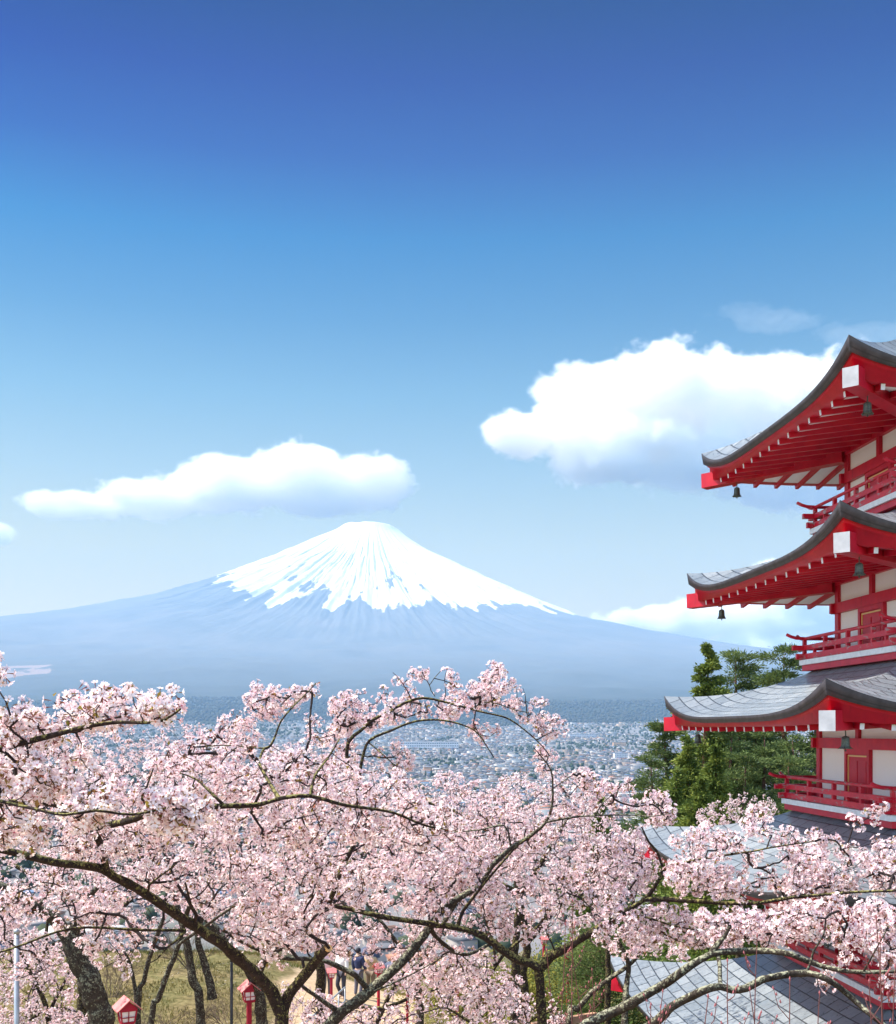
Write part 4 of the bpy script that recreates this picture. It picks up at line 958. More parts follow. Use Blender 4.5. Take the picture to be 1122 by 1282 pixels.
    far(22, 'cherry tree low in the middle below the sawn off limb', 640, 11.5,
        [([(642, 1300, 11.5), (650, 1290, 11.5), (668, 1275, 11.5), (700, 1262, 11.5)], 0.04, 0.012), ([(642, 1300, 11.5), (600, 1285, 11.5), (560, 1262, 11.5)], 0.03, 0.01)],
        [([(560, 1225), (600, 1215), (650, 1240), (668, 1262), (660, 1290), (560, 1290)], 10.8, 11.8, 60, 1.0), ([(684, 1245), (698, 1258), (708, 1285), (686, 1285)], 11, 11.6, 10), ([(395, 1270), (450, 1250), (480, 1275), (470, 1290), (380, 1290)], 10.5, 11.5, 25)])
    far(23, 'grey barked cherry tree leaning towards the lowest pagoda roof corner', 700, 11,
        [([(712, 1282, 11), (722, 1264, 11), (742, 1241, 11), (765, 1224, 11), (786, 1210, 11), (800, 1195, 11), (815, 1170, 11), (823, 1152, 11)], 0.065, 0.014), ([(783, 1300, 10.8), (782, 1251, 10.9), (785, 1225, 11), (786, 1205, 11), (776, 1180, 11)], 0.04, 0.018)],
        [([(756, 1175), (800, 1160), (830, 1175), (860, 1185), (860, 1200), (820, 1198), (770, 1196)], 10.2, 11.3, 60, 1.0)], mossy=True)
    far(24, 'broad cherry tree filling the space behind the left limbs', 100, 20,
        [([(104, 1250, 20), (108, 1200, 20), (95, 1130, 20), (80, 1060, 20)], 0.13, 0.04), ([(108, 1200, 20), (150, 1140, 20), (210, 1080, 20)], 0.07, 0.02), ([(95, 1130, 20), (30, 1090, 20), (-20, 1060, 20)], 0.06, 0.02)],
        [([(-20, 930), (120, 930), (260, 940), (300, 1010), (300, 1120), (240, 1180), (120, 1150), (-20, 1160)], 17, 22, 620)], fs=0.022, spread=0.042, tint=0.5)
    far(25, 'broad cherry tree filling the space behind the middle fork', 400, 21,
        [([(402, 1230, 21), (398, 1170, 21), (410, 1100, 21), (400, 1040, 21)], 0.13, 0.04), ([(398, 1170, 21), (350, 1120, 21), (310, 1060, 21)], 0.07, 0.02), ([(410, 1100, 21), (470, 1060, 21), (520, 1030, 21)], 0.06, 0.02)],
        [([(260, 950), (400, 950), (480, 985), (560, 1020), (560, 1120), (520, 1180), (380, 1190), (280, 1150), (250, 1050)], 18, 23, 700)], fs=0.022, spread=0.042, tint=0.5)
    far(26, 'broad cherry tree filling the space behind the slim dark trunk', 660, 20,
        [([(655, 1230, 20), (660, 1180, 20), (650, 1120, 20), (640, 1060, 20)], 0.12, 0.04), ([(660, 1180, 20), (710, 1120, 20), (760, 1070, 20)], 0.06, 0.02), ([(650, 1120, 20), (600, 1090, 20), (560, 1060, 20)], 0.06, 0.02)],
        [([(540, 1020), (640, 1010), (740, 1015), (800, 1050), (800, 1120), (740, 1160), (640, 1180), (560, 1170), (530, 1090)], 17, 22, 620)], fs=0.022, spread=0.042, tint=0.45)
    far(27, 'low cherry tree with dense blossom below the leaning lichened trunk', 470, 16,
        [([(470, 1300, 16), (480, 1262, 16), (500, 1225, 16), (520, 1200, 16)], 0.07, 0.02), ([(480, 1262, 16), (540, 1240, 16), (580, 1225, 16)], 0.03, 0.01), ([(480, 1262, 16), (440, 1262, 16), (400, 1275, 16)], 0.03, 0.01)],
        [([(490, 1200), (620, 1190), (650, 1225), (640, 1290), (540, 1290), (520, 1250), (480, 1240)], 14, 17, 240), ([(355, 1225), (400, 1240), (420, 1255), (500, 1262), (520, 1290), (360, 1290)], 14, 16, 130)], fs=0.019, tint=0.5)
    far(28, 'low cherry tree spreading pink blossom under the thick mossy trunk', 60, 16,
        [([(62, 1330, 16), (60, 1270, 16), (40, 1220, 16), (20, 1180, 16)], 0.07, 0.02), ([(60, 1270, 16), (85, 1220, 16), (90, 1190, 16)], 0.03, 0.01)],
        [([(-20, 1140), (60, 1170), (100, 1190), (95, 1250), (60, 1290), (-20, 1290)], 14.5, 17, 230), ([(60, 1262), (110, 1270), (120, 1290), (60, 1290)], 14, 16, 30), ([(90, 1150), (160, 1150), (175, 1200), (120, 1215), (90, 1200)], 14, 16, 60)], fs=0.019, tint=0.4)
build_cherries()
# ------------------------------------------------------------------ the town in the valley
def tone_mat(name, stops, rough=0.8):
    m = Mat(name, rough=rough, spec=0.2); m.color(m.ramp(m.attr('tint'), stops, 'CONSTANT')); return m.m
H_WALL = tone_mat('house_walls', [(0.0, (0.40, 0.36, 0.33)), (0.3, (0.52, 0.47, 0.44)), (0.52, (0.34, 0.27, 0.22)), (0.68, (0.62, 0.59, 0.56)), (0.86, (0.42, 0.38, 0.34)), (0.94, (0.62, 0.45, 0.32))])
H_ROOF = tone_mat('house_roofs', [(0.0, (0.08, 0.09, 0.13)), (0.22, (0.14, 0.14, 0.15)), (0.42, (0.07, 0.075, 0.085)), (0.56, (0.24, 0.22, 0.22)), (0.72, (0.18, 0.10, 0.07)), (0.84, (0.12, 0.18, 0.28)), (0.90, (0.42, 0.20, 0.13)), (0.95, (0.6, 0.58, 0.56))], 0.6)
H_WIN = Mat('house_windows', (0.05, 0.07, 0.10), 0.2, 0.5).m
T_GREEN = Mat('town_foliage', (0.03, 0.05, 0.03), 0.9).varied((0.02, 0.035, 0.02), (0.055, 0.07, 0.035), 0.05).m
def house_arrays(w, l, h, rf, flat):
    """walls and hipped roof of one house, all quads"""
    e = 0.6
    if flat: e = 0.0
    V = [(-w, -l, -3), (w, -l, -3), (w, l, -3), (-w, l, -3), (-w, -l, h), (w, -l, h), (w, l, h), (-w, l, h)]
    Fq = [(0, 1, 5, 4), (1, 2, 6, 5), (2, 3, 7, 6), (3, 0, 4, 7)]
    if flat:
        V += [(-w, -l, h), (w, -l, h), (w, l, h), (-w, l, h)]; R_ = [(8, 9, 10, 11)]
    else:
        q = 0.25; s = max(l - w * 0.7, 0.5)
        V += [(-w - e, -l - e, h), (w + e, -l - e, h), (w + e, l + e, h), (-w - e, l + e, h), (-q, -s, h + rf), (q, -s, h + rf), (q, s, h + rf), (-q, s, h + rf)]
        R_ = [(8, 9, 13, 12), (9, 10, 14, 13), (10, 11, 15, 14), (11, 8, 12, 15), (12, 13, 14, 15), (11, 10, 9, 8)]
    return np.array(V, float), Fq, R_
def build_town():
    rs = np.random.RandomState(11)
    lots = []
    y = 330.0
    while y < 5650:
        step = 20 + (y - 330) * 0.0012; x = -0.44 * y - 40
        while x < 0.44 * y + 40:
            xx = x + rs.uniform(-4, 4); yy = y + rs.uniform(-5, 5)
            x += rs.uniform(15, 24)
            if yy < 1000 and (rs.rand() < 0.66 or xx > 0.02 * yy): continue
            f = fbm(xx / 170 + 3, yy / 260 + 8, 3)
            if f > 0.60 or rs.rand() < 0.10: continue
            if yy > 5200 and fbm(xx / 300, yy / 100) > 0.5: continue
            lots.append((xx, yy))
        y += step
    lots = np.array(lots); z = ground_h(lots[:, 0], lots[:, 1])
    px = CX + lots[:, 0] / lots[:, 1] * F_PX; py = CY - z / lots[:, 1] * F_PX
    clear = in_poly(px, py, [(475, 925), (600, 915), (640, 945), (700, 912), (825, 912), (822, 978), (760, 975), (690, 960), (640, 965), (590, 962), (545, 985), (500, 985)])
    order = np.argsort(np.where(clear, lots[:, 1], 1e9)); solo = set(order[:205].tolist())
    nearl = np.nonzero((lots[:, 1] < 1000) & (px > -20) & (px < 1140) & (py < 1260))[0]; near_set = set(nearl[np.argsort(lots[nearl, 1])][:85].tolist())
    Vs = []; Fs = []; Ms = []; Ts = []; nb = 0
    cache = {}
    cols = ['dark blue', 'grey', 'near black', 'pale grey', 'brown', 'blue', 'rusty red', 'whitish']
    edges = [0, .22, .42, .56, .72, .84, .92, .96, 1.01]
    for i, (x, y_) in enumerate(lots):
        w = rs.uniform(3.6, 5.6); l = rs.uniform(4.5, 8.5); h = rs.uniform(4.5, 7.0); rf = rs.uniform(1.2, 2.4); flat = rs.rand() < 0.22
        if rs.rand() < 0.075: w *= rs.uniform(1.6, 2.6); l *= rs.uniform(1.8, 3.4); h *= rs.uniform(1, 2.0); flat = True
        a = rs.choice([0.2, 0.2 + PI / 2]) + rs.uniform(-0.25, 0.25); tw, tr = rs.rand(), rs.rand()
        if i in solo or i in near_set:
            ci = int(np.searchsorted(edges, tr, 'right') - 1); key = (ci, int(rs.randint(4)), i in near_set)
            if key not in cache:
                V, Wf, Rf = house_arrays(w, l, h, rf, flat and not key[2])
                me = np_mesh('house', V, np.array(Wf + ([] if key[2] else Rf)), [H_WALL, H_ROOF], [0] * len(Wf) + ([] if key[2] else [1] * len(Rf)),
                             attrs={'tint': ('FACE', [tw] * len(Wf) + ([] if key[2] else [tr] * len(Rf)))})
                ex = None
                if key[2]:
                    r_ = np_mesh('roof', V, np.array(Rf), [H_ROOF], [0] * len(Rf), attrs={'tint': ('FACE', [tr] * len(Rf))})
                    mb = MB()
                    for sx_ in (-1, 1):
                        for q in (-0.5, 0.1, 0.6):
                            mb.box((min(sx_ * w, sx_ * (w + .05)), q * l - .7, 1.0), (max(sx_ * w, sx_ * (w + .05)), q * l + .7, 2.3)); mb.box((q * w - .6, min(sx_ * l, sx_ * (l + .05)), 1.0), (q * w + .6, max(sx_ * l, sx_ * (l + .05)), 2.3))
                    wo_ = mb.build('window_band', H_WIN); wm = wo_.data; bpy.data.objects.remove(wo_)
                    ex = (r_, wm)
                cache[key] = (me, ex)
            me, ex = cache[key]
            o = link('house', me); o.location = (x, y_, z[i]); o.rotation_euler = (0, 0, a)
            if ex: link('roof', ex[0], o); link('windows', ex[1], o)
            tag(o, ('house with %s roof at the foot of the slope behind the cherry branches' if i in near_set else 'tiny house with %s roof far off in the hazy valley town') % cols[ci], 'house', 'houses of the valley town')
            continue
        V, Wf, Rf = house_arrays(w, l, h, rf, flat)
        c, s = math.cos(a), math.sin(a); V = np.stack([V[:, 0] * c - V[:, 1] * s + x, V[:, 0] * s + V[:, 1] * c + y_, V[:, 2] + z[i]], 1)
        Vs.append(V); Fs.append(np.array(Wf + Rf) + nb); nb += len(V); Ms += [0] * len(Wf) + [1] * len(Rf); Ts += [tw] * len(Wf) + [tr] * len(Rf)
    me = np_mesh('town_houses', np.concatenate(Vs), np.concatenate(Fs), [H_WALL, H_ROOF], Ms, attrs={'tint': ('FACE', Ts)})
    tag(link('town_houses', me), kind='stuff')
    # trees between the houses and the wood above the town: rounded crowns of many facets
    V0 = []; u = (1 + 5 ** .5) / 2
    ico = np.array([(-1, u, 0), (1, u, 0), (-1, -u, 0), (1, -u, 0), (0, -1, u), (0, 1, u), (0, -1, -u), (0, 1, -u), (u, 0, -1), (u, 0, 1), (-u, 0, -1), (-u, 0, 1)]); ico /= np.linalg.norm(ico[0])
    icf = np.array([(0, 11, 5), (0, 5, 1), (0, 1, 7), (0, 7, 10), (0, 10, 11), (1, 5, 9), (5, 11, 4), (11, 10, 2), (10, 7, 6), (7, 1, 8), (3, 9, 4), (3, 4, 2), (3, 2, 6), (3, 6, 8), (3, 8, 9), (4, 9, 5), (2, 4, 11), (6, 2, 10), (8, 6, 7), (9, 8, 1)])
    def crowns(name, P, size, sq, mat):
        n = len(P); V = ico[None] * (1 + rs.uniform(-.28, .28, (n, 12, 1))) * size[:, None, None]; V[:, :, 2] *= sq; V += P[:, None, :]
        Fq = icf[None] + (np.arange(n) * 12)[:, None, None]
        return tag(link(name, np_mesh(name, V.reshape(-1, 3), Fq.reshape(-1, 3), mat)), kind='stuff')
    n = 13000; yy = rs.uniform(0, 1, n) ** 0.6 * 5200 + 350; xx = rs.uniform(-.42, .42, n) * yy; k = (fbm(xx / 170 + 3, yy / 260 + 8, 3) > 0.50) | (yy < 1200) | (rs.rand(n) < .12)
    xx, yy = xx[k], yy[k]; s_ = rs.uniform(2.5, 6.5, len(xx)); crowns('town_trees', np.stack([xx, yy, ground_h(xx, yy) + s_ * .7], 1), s_, 1.1, T_GREEN)
    W_DARK = Mat('bare_woodland', rough=0.95).varied((0.028, 0.036, 0.030), (0.06, 0.058, 0.046), 0.02).m
    n = 16000; yy = 5350 + rs.uniform(0, 1, n) ** 1.3 * 2300; xx = rs.uniform(-.46, .46, n) * yy; s_ = rs.uniform(5, 10, n)
    k = yy > 5350 + fbm(xx / 260, xx * 0 + 2, 3) * 420; xx, yy, s_ = xx[k], yy[k], s_[k]
    crowns('woodland', np.stack([xx, yy, ground_h(xx, yy) + s_ * .5], 1), s_, 0.9, W_DARK)
    # slope below the park: scrub
    n = 2600; yy = rs.uniform(75, 420, n); xx = rs.uniform(-.5, .5, n) * yy; s_ = rs.uniform(1.2, 3.4, n)
    crowns('hillside_scrub', np.stack([xx, yy, ground_h(xx, yy) + s_ * .5], 1), s_, 0.9, Mat('scrub', rough=0.9).varied((0.07, 0.075, 0.03), (0.20, 0.16, 0.10), 0.2).m)
    # named buildings
    PALE = Mat('pale_render', (0.72, 0.68, 0.68), 0.8).varied((0.66, 0.61, 0.62), (0.78, 0.75, 0.74), 0.1).m
    def block(name, label, px_, D, W_, dep, hh, floors, bays, col, roofc, rz=0.0):
        x = (px_ - CX) * D / F_PX; zz = float(ground_h(x, D)); r = empty(name, (x, D, zz), rz); tag(r, label, 'building', None)
        mb = MB(); mb.box((-W_ / 2, 0, -4), (W_ / 2, dep, hh)); mb.build('wall', col, r)
        mb = MB(); mb.box((-W_ / 2 - .8, -.8, hh + .02), (W_ / 2 + .8, dep + .8, hh + 1.2)); mb.build('roof', roofc, r)
        for f in range(floors):
            mb = MB(); z0 = hh * (f + .35) / floors
            for b_ in range(bays):
                x0 = -W_ / 2 + W_ * (b_ + .18) / bays; mb.box((x0, -.12, z0), (x0 + W_ * .64 / bays, -.004, z0 + hh * .38 / floors))
            mb.build('window_row', H_WIN, r)
        return r
    GREY = Mat('grey_roof', (0.34, 0.36, 0.40), 0.7).m; TAN = Mat('orange_render', (0.70, 0.42, 0.24), 0.8).m
    block('factory_building', 'long pale pinkish building with rows of windows behind the arching branch', 538, 3850, 200, 70, 26, 3, 26, PALE, GREY, 0.06)
    block('apartment_building', 'long low white block with one window row under the dark conifers', 562, 2420, 64, 16, 10, 2, 12, PALE, GREY, -0.1)
    block('apartment_building', 'small orange rendered block beside the dark conifer group', 536, 2750, 20, 14, 14, 3, 4, TAN, GREY, 0.1)
    block('apartment_building', 'white block of flats near the right end of the visible town', 778, 3300, 40, 16, 18, 4, 8, PALE, GREY, 0.2)
    block('apartment_building', 'orange fronted block among grey roofs left of the conifers', 776, 4050, 46, 20, 16, 3, 8, TAN, GREY, 0.0)
    block('hospital_building', 'wide white building just under the wood right of the arch', 730, 4500, 110, 30, 16, 3, 16, PALE, GREY, 0.05)
    for px_, D, hh in ((533, 2600, 17), (540, 2580, 23), (547, 2600, 19), (556, 2620, 18), (560, 2560, 14), (552, 3500, 24), (568, 3480, 22), (575, 3500, 19)):
        x = (px_ - CX) * D / F_PX; zz = float(ground_h(x, D)); V = []; Fq = []
        r = empty('conifer_tree', (x, D, zz)); tag(r, 'dark conifer in the small group standing among the town houses', 'tree', 'dark conifers in the town')
        mb = MB()
        for q in range(7):
            b = hh * (.08 + q * .13); rr = hh * .24 * (1 - q / 7.5); kk = 9
            mb.add([(rr * (1 if j % 2 else .7) * math.cos(2 * PI * j / kk + q), rr * (1 if j % 2 else .7) * math.sin(2 * PI * j / kk + q), b) for j in range(kk)] + [(0, 0, b + hh * .24)], [(j, (j + 1) % kk, kk) for j in range(kk)] + [tuple(range(kk))])
        mb.build('crown', T_GREEN, r); mb = MB(); mb.tube([(0, 0, -1), (0, 0, hh * .2)], .4, 6); mb.build('trunk', TWIG, r)
build_town()
# ------------------------------------------------------------------ evergreens and shrubs by the pagoda
def leaf_mat(name, c0, c1, c2, tr=0.25):
    return petal_mat(name, c0, c1, c2, tr)
CEDAR = leaf_mat('cedar_needles', (0.05, 0.085, 0.02), (0.14, 0.19, 0.04), (0.28, 0.31, 0.06))
PINE = leaf_mat('pine_needles', (0.04, 0.07, 0.028), (0.11, 0.155, 0.05), (0.22, 0.27, 0.08))
PINE_BARK = Mat('reddish_pine_bark', rough=0.9).varied((0.07, 0.035, 0.025), (0.20, 0.10, 0.07), 6, 5, 0.6, 0.03).m
SHRUB_G = leaf_mat('shrub_leaves', (0.05, 0.09, 0.015), (0.11, 0.17, 0.03), (0.20, 0.26, 0.05), 0.35)
SHRUB_Y = leaf_mat('yellowish_shrub_leaves', (0.13, 0.13, 0.02), (0.25, 0.24, 0.045), (0.36, 0.33, 0.07), 0.35)
def sprays(pos, dirs, size, rs, wid=0.32):
    A, B, N = frames(dirs, rs); L = size[:, None]
    q = np.stack([pos, pos + N * L * .5 + A * L * wid, pos + N * L, pos + N * L * .5 - A * L * wid], 1)
    return q.reshape(-1, 3)
def evergreen(name, label, px, D, top, width, kind, seed, low=0.08, lean=0.0, group='evergreens beside the pagoda', n=16000, base_z=None):
    rs = np.random.RandomState(seed); x = (px - CX) * D / F_PX; z0 = float(ground_h(x, D)) - .2; H = (CY - top) * D / F_PX - z0; Wd = width * D / F_PX * .72; n = int(n * 2.2)
    r = empty(name, (x, D, z0)); tag(r, label, 'tree', group)
    mb = MB(); pts = []; rad = []
    for q in range(14):
        t = q / 13; pts.append((lean * t * H * .12 + .12 * math.sin(t * 7 + seed), .1 * math.cos(t * 6), t * H * .985)); rad.append(max(.015, (.022 * H) * (1 - t) ** .8 + .01))
    mb.tube(pts, rad, 8); P = []; Dr = []; T = []
    nb_ = 62 if kind == 'cedar' else 46
    for b in range(nb_):
        t = low + (1 - low) * ((b + rs.rand()) / nb_) ** (0.85 if kind == 'cedar' else 0.8)
        if kind == 'pine' and rs.rand() < .25: continue
        z = t * H; a = rs.uniform(0, 2 * PI)
        prof = (1 - t) ** .85 * (1.05 + 0.40 * math.sin(b * 2.4)) * 1.35 if kind == 'cedar' else (math.sin(min(1, (1 - t) * 1.5 + .18) * PI / 2) * rs.uniform(.35, 1.1))
        ln = max(.14, Wd * prof * rs.uniform(.7, 1.15)); i = min(12, int(t * 13)); c0 = np.array(pts[i]); c0 = np.array([c0[0], c0[1], z])
        ln = max(.12, ln) if kind == 'cedar' else ln; d = np.array([math.cos(a), math.sin(a), 0.0]); end = c0 + d * ln + np.array([0, 0, (.10 if kind == 'pine' else -.12 + .5 * t) * ln])
        mid = (c0 + end) / 2 + np.array([0, 0, (-.12 if kind == 'pine' else .10) * ln])
        mb.tube([tuple(c0), tuple(mid), tuple(end)], [.012 * ln + .015, .008 * ln + .01, .008], 5, cap=False)
        m = int(n / nb_ * (0.35 + prof * 1.0))
        k = max(3, int(m / (55 if kind == 'cedar' else 110)))
        for q in range(k):
            u = rs.uniform(.30, 1) if kind == 'cedar' else rs.uniform(.45, 1.02)
            c = (1 - u) ** 2 * c0 + 2 * u * (1 - u) * mid + u * u * end; sp = ln * (.11 if kind == 'cedar' else .22) + (.05 + .13 * (1 - t) if kind == 'cedar' else .12)
            c = c + np.array([-d[1], d[0], 0]) * rs.uniform(-1, 1) * ln * .36 * u
            mm = m // k; g = rs.randn(mm, 3) * np.array([sp, sp, sp * (.62 if kind == 'cedar' else .30)])
            P.append(c + g); dd = g / (np.linalg.norm(g, axis=1, keepdims=True) + 1e-6) + d * .7 + rs.randn(mm, 3) * .4 + np.array([0, 0, .35 if kind == 'pine' else -.1]); Dr.append(dd)
            T.append(np.clip(.5 + rs.randn() * .2 + rs.randn(mm) * .14, 0, 1))
    P = np.concatenate(P); Dr = np.concatenate(Dr); T = np.concatenate(T)
    V = sprays(P, Dr, rs.uniform(.10, .26, len(P)) * (D / 58), rs, .20 if kind == 'cedar' else .13)
    link('crown', np_mesh('crown', V, np.arange(len(V)).reshape(-1, 4), CEDAR if kind == 'cedar' else PINE, attrs={'tint': ('FACE', T)}), r)
    mb.build('trunk', PINE_BARK, r, True)
    return r
def shrub(label, px, D, w, h, mat, seed, n=2600, name='shrub', ls=(.05, .11), group='shrubs on the slope'):
    rs = np.random.RandomState(seed); x = (px - CX) * D / F_PX; z0 = float(ground_h(x, D)) - .1
    r = empty(name, (x, D, z0)); tag(r, label, 'shrub', group); mb = MB(); P = []; Dr = []; T = []
    for b in range(15):
        a = rs.uniform(0, 2 * PI); q = rs.uniform(.1, 1) ** .6; e = np.array([math.cos(a) * w * q * .5, math.sin(a) * w * q * .5, h * rs.uniform(.55, 1) * (1.1 - q * .5)])
        mb.tube([(0, 0, 0), tuple(e * .5 + np.array([0, 0, h * .12])), tuple(e)], [.03, .018, .006], 5, cap=False)
        m = n // 15; g = rs.randn(m, 3) * np.array([w * .13, w * .13, h * .16]); P.append(e + g - np.array([0, 0, h * .08])); Dr.append(g + rs.randn(m, 3) * .2 + np.array([0, 0, .1])); T.append(np.clip(.5 + rs.randn() * .18 + rs.randn(m) * .16, 0, 1))
    P = np.concatenate(P); P[:, 2] = np.maximum(P[:, 2], .02); V = sprays(P, np.concatenate(Dr), rs.uniform(*ls, len(P)), rs, .3)
    link('foliage', np_mesh('foliage', V, np.arange(len(V)).reshape(-1, 4), mat, attrs={'tint': ('FACE', np.concatenate(T))}), r); mb.build('stem', TWIG, r); return r
def build_greens():
    E = evergreen
    E('cedar_tree', 'tall bright green cedar with pointed top rising above the roof tip', 884, 58, 808, 92, 'cedar', 1, n=30000)
    E('cedar_tree', 'lower yellow green cedar in front, left of the tall cedar', 860, 52, 925, 70, 'cedar', 2, n=22000)
    E('cedar_tree', 'short bright cedar close under the middle roof', 898, 50, 935, 62, 'cedar', 12, n=18000)
    E('cedar_tree', 'dark rounded evergreen at the left end of the group', 833, 60, 900, 60, 'pine', 3, low=.08, n=20000)
    E('pine_tree', 'airy pine with thin crown just right of the tall cedar', 924, 66, 818, 86, 'pine', 4, low=.40, n=17000)
    E('pine_tree', 'light green pine with open crown beside the second balcony', 984, 64, 812, 96, 'pine', 5, low=.42, n=19000)
    E('pine_tree', 'pine with reddish trunk below the middle roof', 915, 60, 880, 70, 'pine', 6, low=.22, lean=.3, n=15000)
    E('pine_tree', 'dark pine with twin reddish trunk in the middle of the gap under the roof', 944, 62, 872, 80, 'pine', 7, low=.34, n=16000)
    E('pine_tree', 'leaning pine left of the red pagoda column', 968, 60, 885, 80, 'pine', 8, low=.34, lean=-.6, n=16000)
    E('pine_tree', 'pine half hidden behind the pagoda column', 1004, 62, 880, 84, 'pine', 9, low=.3, lean=.4, n=16000)
    E('pine_tree', 'dense dark pine hidden behind the pagoda wall', 1040, 64, 870, 90, 'pine', 10, low=.25, n=12000)
    E('pine_tree', 'low dark pine below the balcony between two taller pines', 932, 54, 940, 84, 'pine', 13, low=.12, n=16000)
    E('pine_tree', 'low dark pine touching the balcony corner', 985, 54, 945, 84, 'pine', 14, low=.12, n=16000)
    E('pine_tree', 'small dark conifer among pink blossoms left of the cedars', 750, 50, 1000, 60, 'cedar', 15, low=.05, n=12000)
    E('pine_tree', 'dark spreading evergreen left of the lowest roof corner', 752, 30, 1165, 110, 'pine', 16, low=.02, n=16000, group='evergreens beside the pagoda')
    for i, (px, D, top, w, kd) in enumerate(((818, 54, 950, 60, 'pine'), (850, 50, 965, 70, 'cedar'), (880, 46, 975, 60, 'cedar'), (915, 56, 905, 76, 'pine'), (955, 56, 915, 76, 'pine'), (992, 56, 920, 80, 'pine'))):
        E(kd + '_tree', ['low dark tree at the far left of the evergreens, just above the blossoms', 'bushy cedar low in front below the roof tip', 'small cedar right above the slate roof corner', 'dense pine filling the gap left of the reddish trunks', 'dense pine filling the gap between the reddish trunks', 'dense pine just left of the red pagoda column'][i], px, D, top, w, kd, 60 + i, low=.05, n=15000)
    S_ = shrub
    S_('bright green shrub behind the lowest pagoda roof', 812, 33, 3.2, 2.6, SHRUB_G, 21, 5000)
    S_('green shrub just above the lowest roof edge', 850, 34, 3.0, 2.4, SHRUB_G, 22, 4500)
    S_('green shrub left of the lowest roof, near the red lantern', 775, 30, 2.0, 1.5, SHRUB_G, 23, 3500)
    S_('dark green shrub at the foot of the lowest roof corner', 730, 24, 1.8, 1.2, SHRUB_G, 24, 3500)
    S_('low green shrub at the bottom beside the grey barked tree', 762, 17, 1.5, .9, SHRUB_G, 25, 3500)
    S_('low green shrub at the bottom between two trunks', 722, 18, 1.4, .8, SHRUB_G, 26, 3000)
    for i, (px, D, w, h) in enumerate(((575, 34, 3.0, 1.8), (610, 35, 3.2, 2.0), (640, 34, 3.0, 1.7), (668, 36, 3.2, 2.0), (700, 35, 2.6, 1.6), (650, 27, 2.2, 1.1), (610, 26, 2.0, 1.0))):
        S_(['yellow green shrub behind the blossoms left of the dark trunk', 'wide yellow green shrub behind the thin grey trunk', 'yellow green shrub between grey and dark trunk', 'yellow green shrub right behind the dark forked trunk', 'yellow green shrub beside the red lantern post', 'low yellowish bush in front, left of the dark trunk foot', 'low yellowish bush in front of the thin grey trunk'][i], px, D, w, h, SHRUB_Y, 40 + i, 4200)
    # grass on the terrace
    rs = np.random.RandomState(77); n = 170000
    y = rs.uniform(10, 46, n) ; x = rs.uniform(-.45, .45, n) * y
    k = (fbm(x * .8 + 4, y * .8, 3) > .46) & ((np.abs(x + y * .055 + 1.0) > 2.0) | (y > 44)) & ~((x > 5) & (y > 18) & (y < 28) & (x < 15)); x, y = x[k], y[k]
    P = np.stack([x, y, ground_h(x, y) - .01], 1); V = sprays(P, np.array([0, 0, 1.0]) + rs.randn(len(P), 3) * .45, rs.uniform(.05, .19, len(P)), rs, .08)
    G = leaf_mat('dry_and_green_grass', (0.26, 0.19, 0.07), (0.17, 0.14, 0.04), (0.09, 0.12, 0.025))
    T = np.clip(fbm(x * .25, y * .25 + 9, 3) * 1.4 - .2 + rs.randn(len(x)) * .15, 0, 1)
    tag(link('grass', np_mesh('grass', V, np.arange(len(V)).reshape(-1, 4), G, attrs={'tint': ('FACE', T)})), kind='stuff')
    # petals fallen on the path and turf
    rs = np.random.RandomState(78); n = 26000; y = rs.uniform(11, 44, n); x = rs.uniform(-.45, .45, n) * y
    k = (fbm(x * .5 + 14, y * .5, 3) > .45) & ~((x > 5) & (y > 18) & (y < 28)); x, y = x[k], y[k]; P = np.stack([x, y, ground_h(x, y) + .03], 1)
    V = sprays(P, rs.randn(len(P), 3) * np.array([1, 1, .15]), rs.uniform(.012, .03, len(P)), rs, .4)
    tag(link('fallen_petals', np_mesh('fallen_petals', V, np.arange(len(V)).reshape(-1, 4), PETAL, attrs={'tint': ('FACE', rs.rand(len(P)))})), kind='stuff')
build_greens()
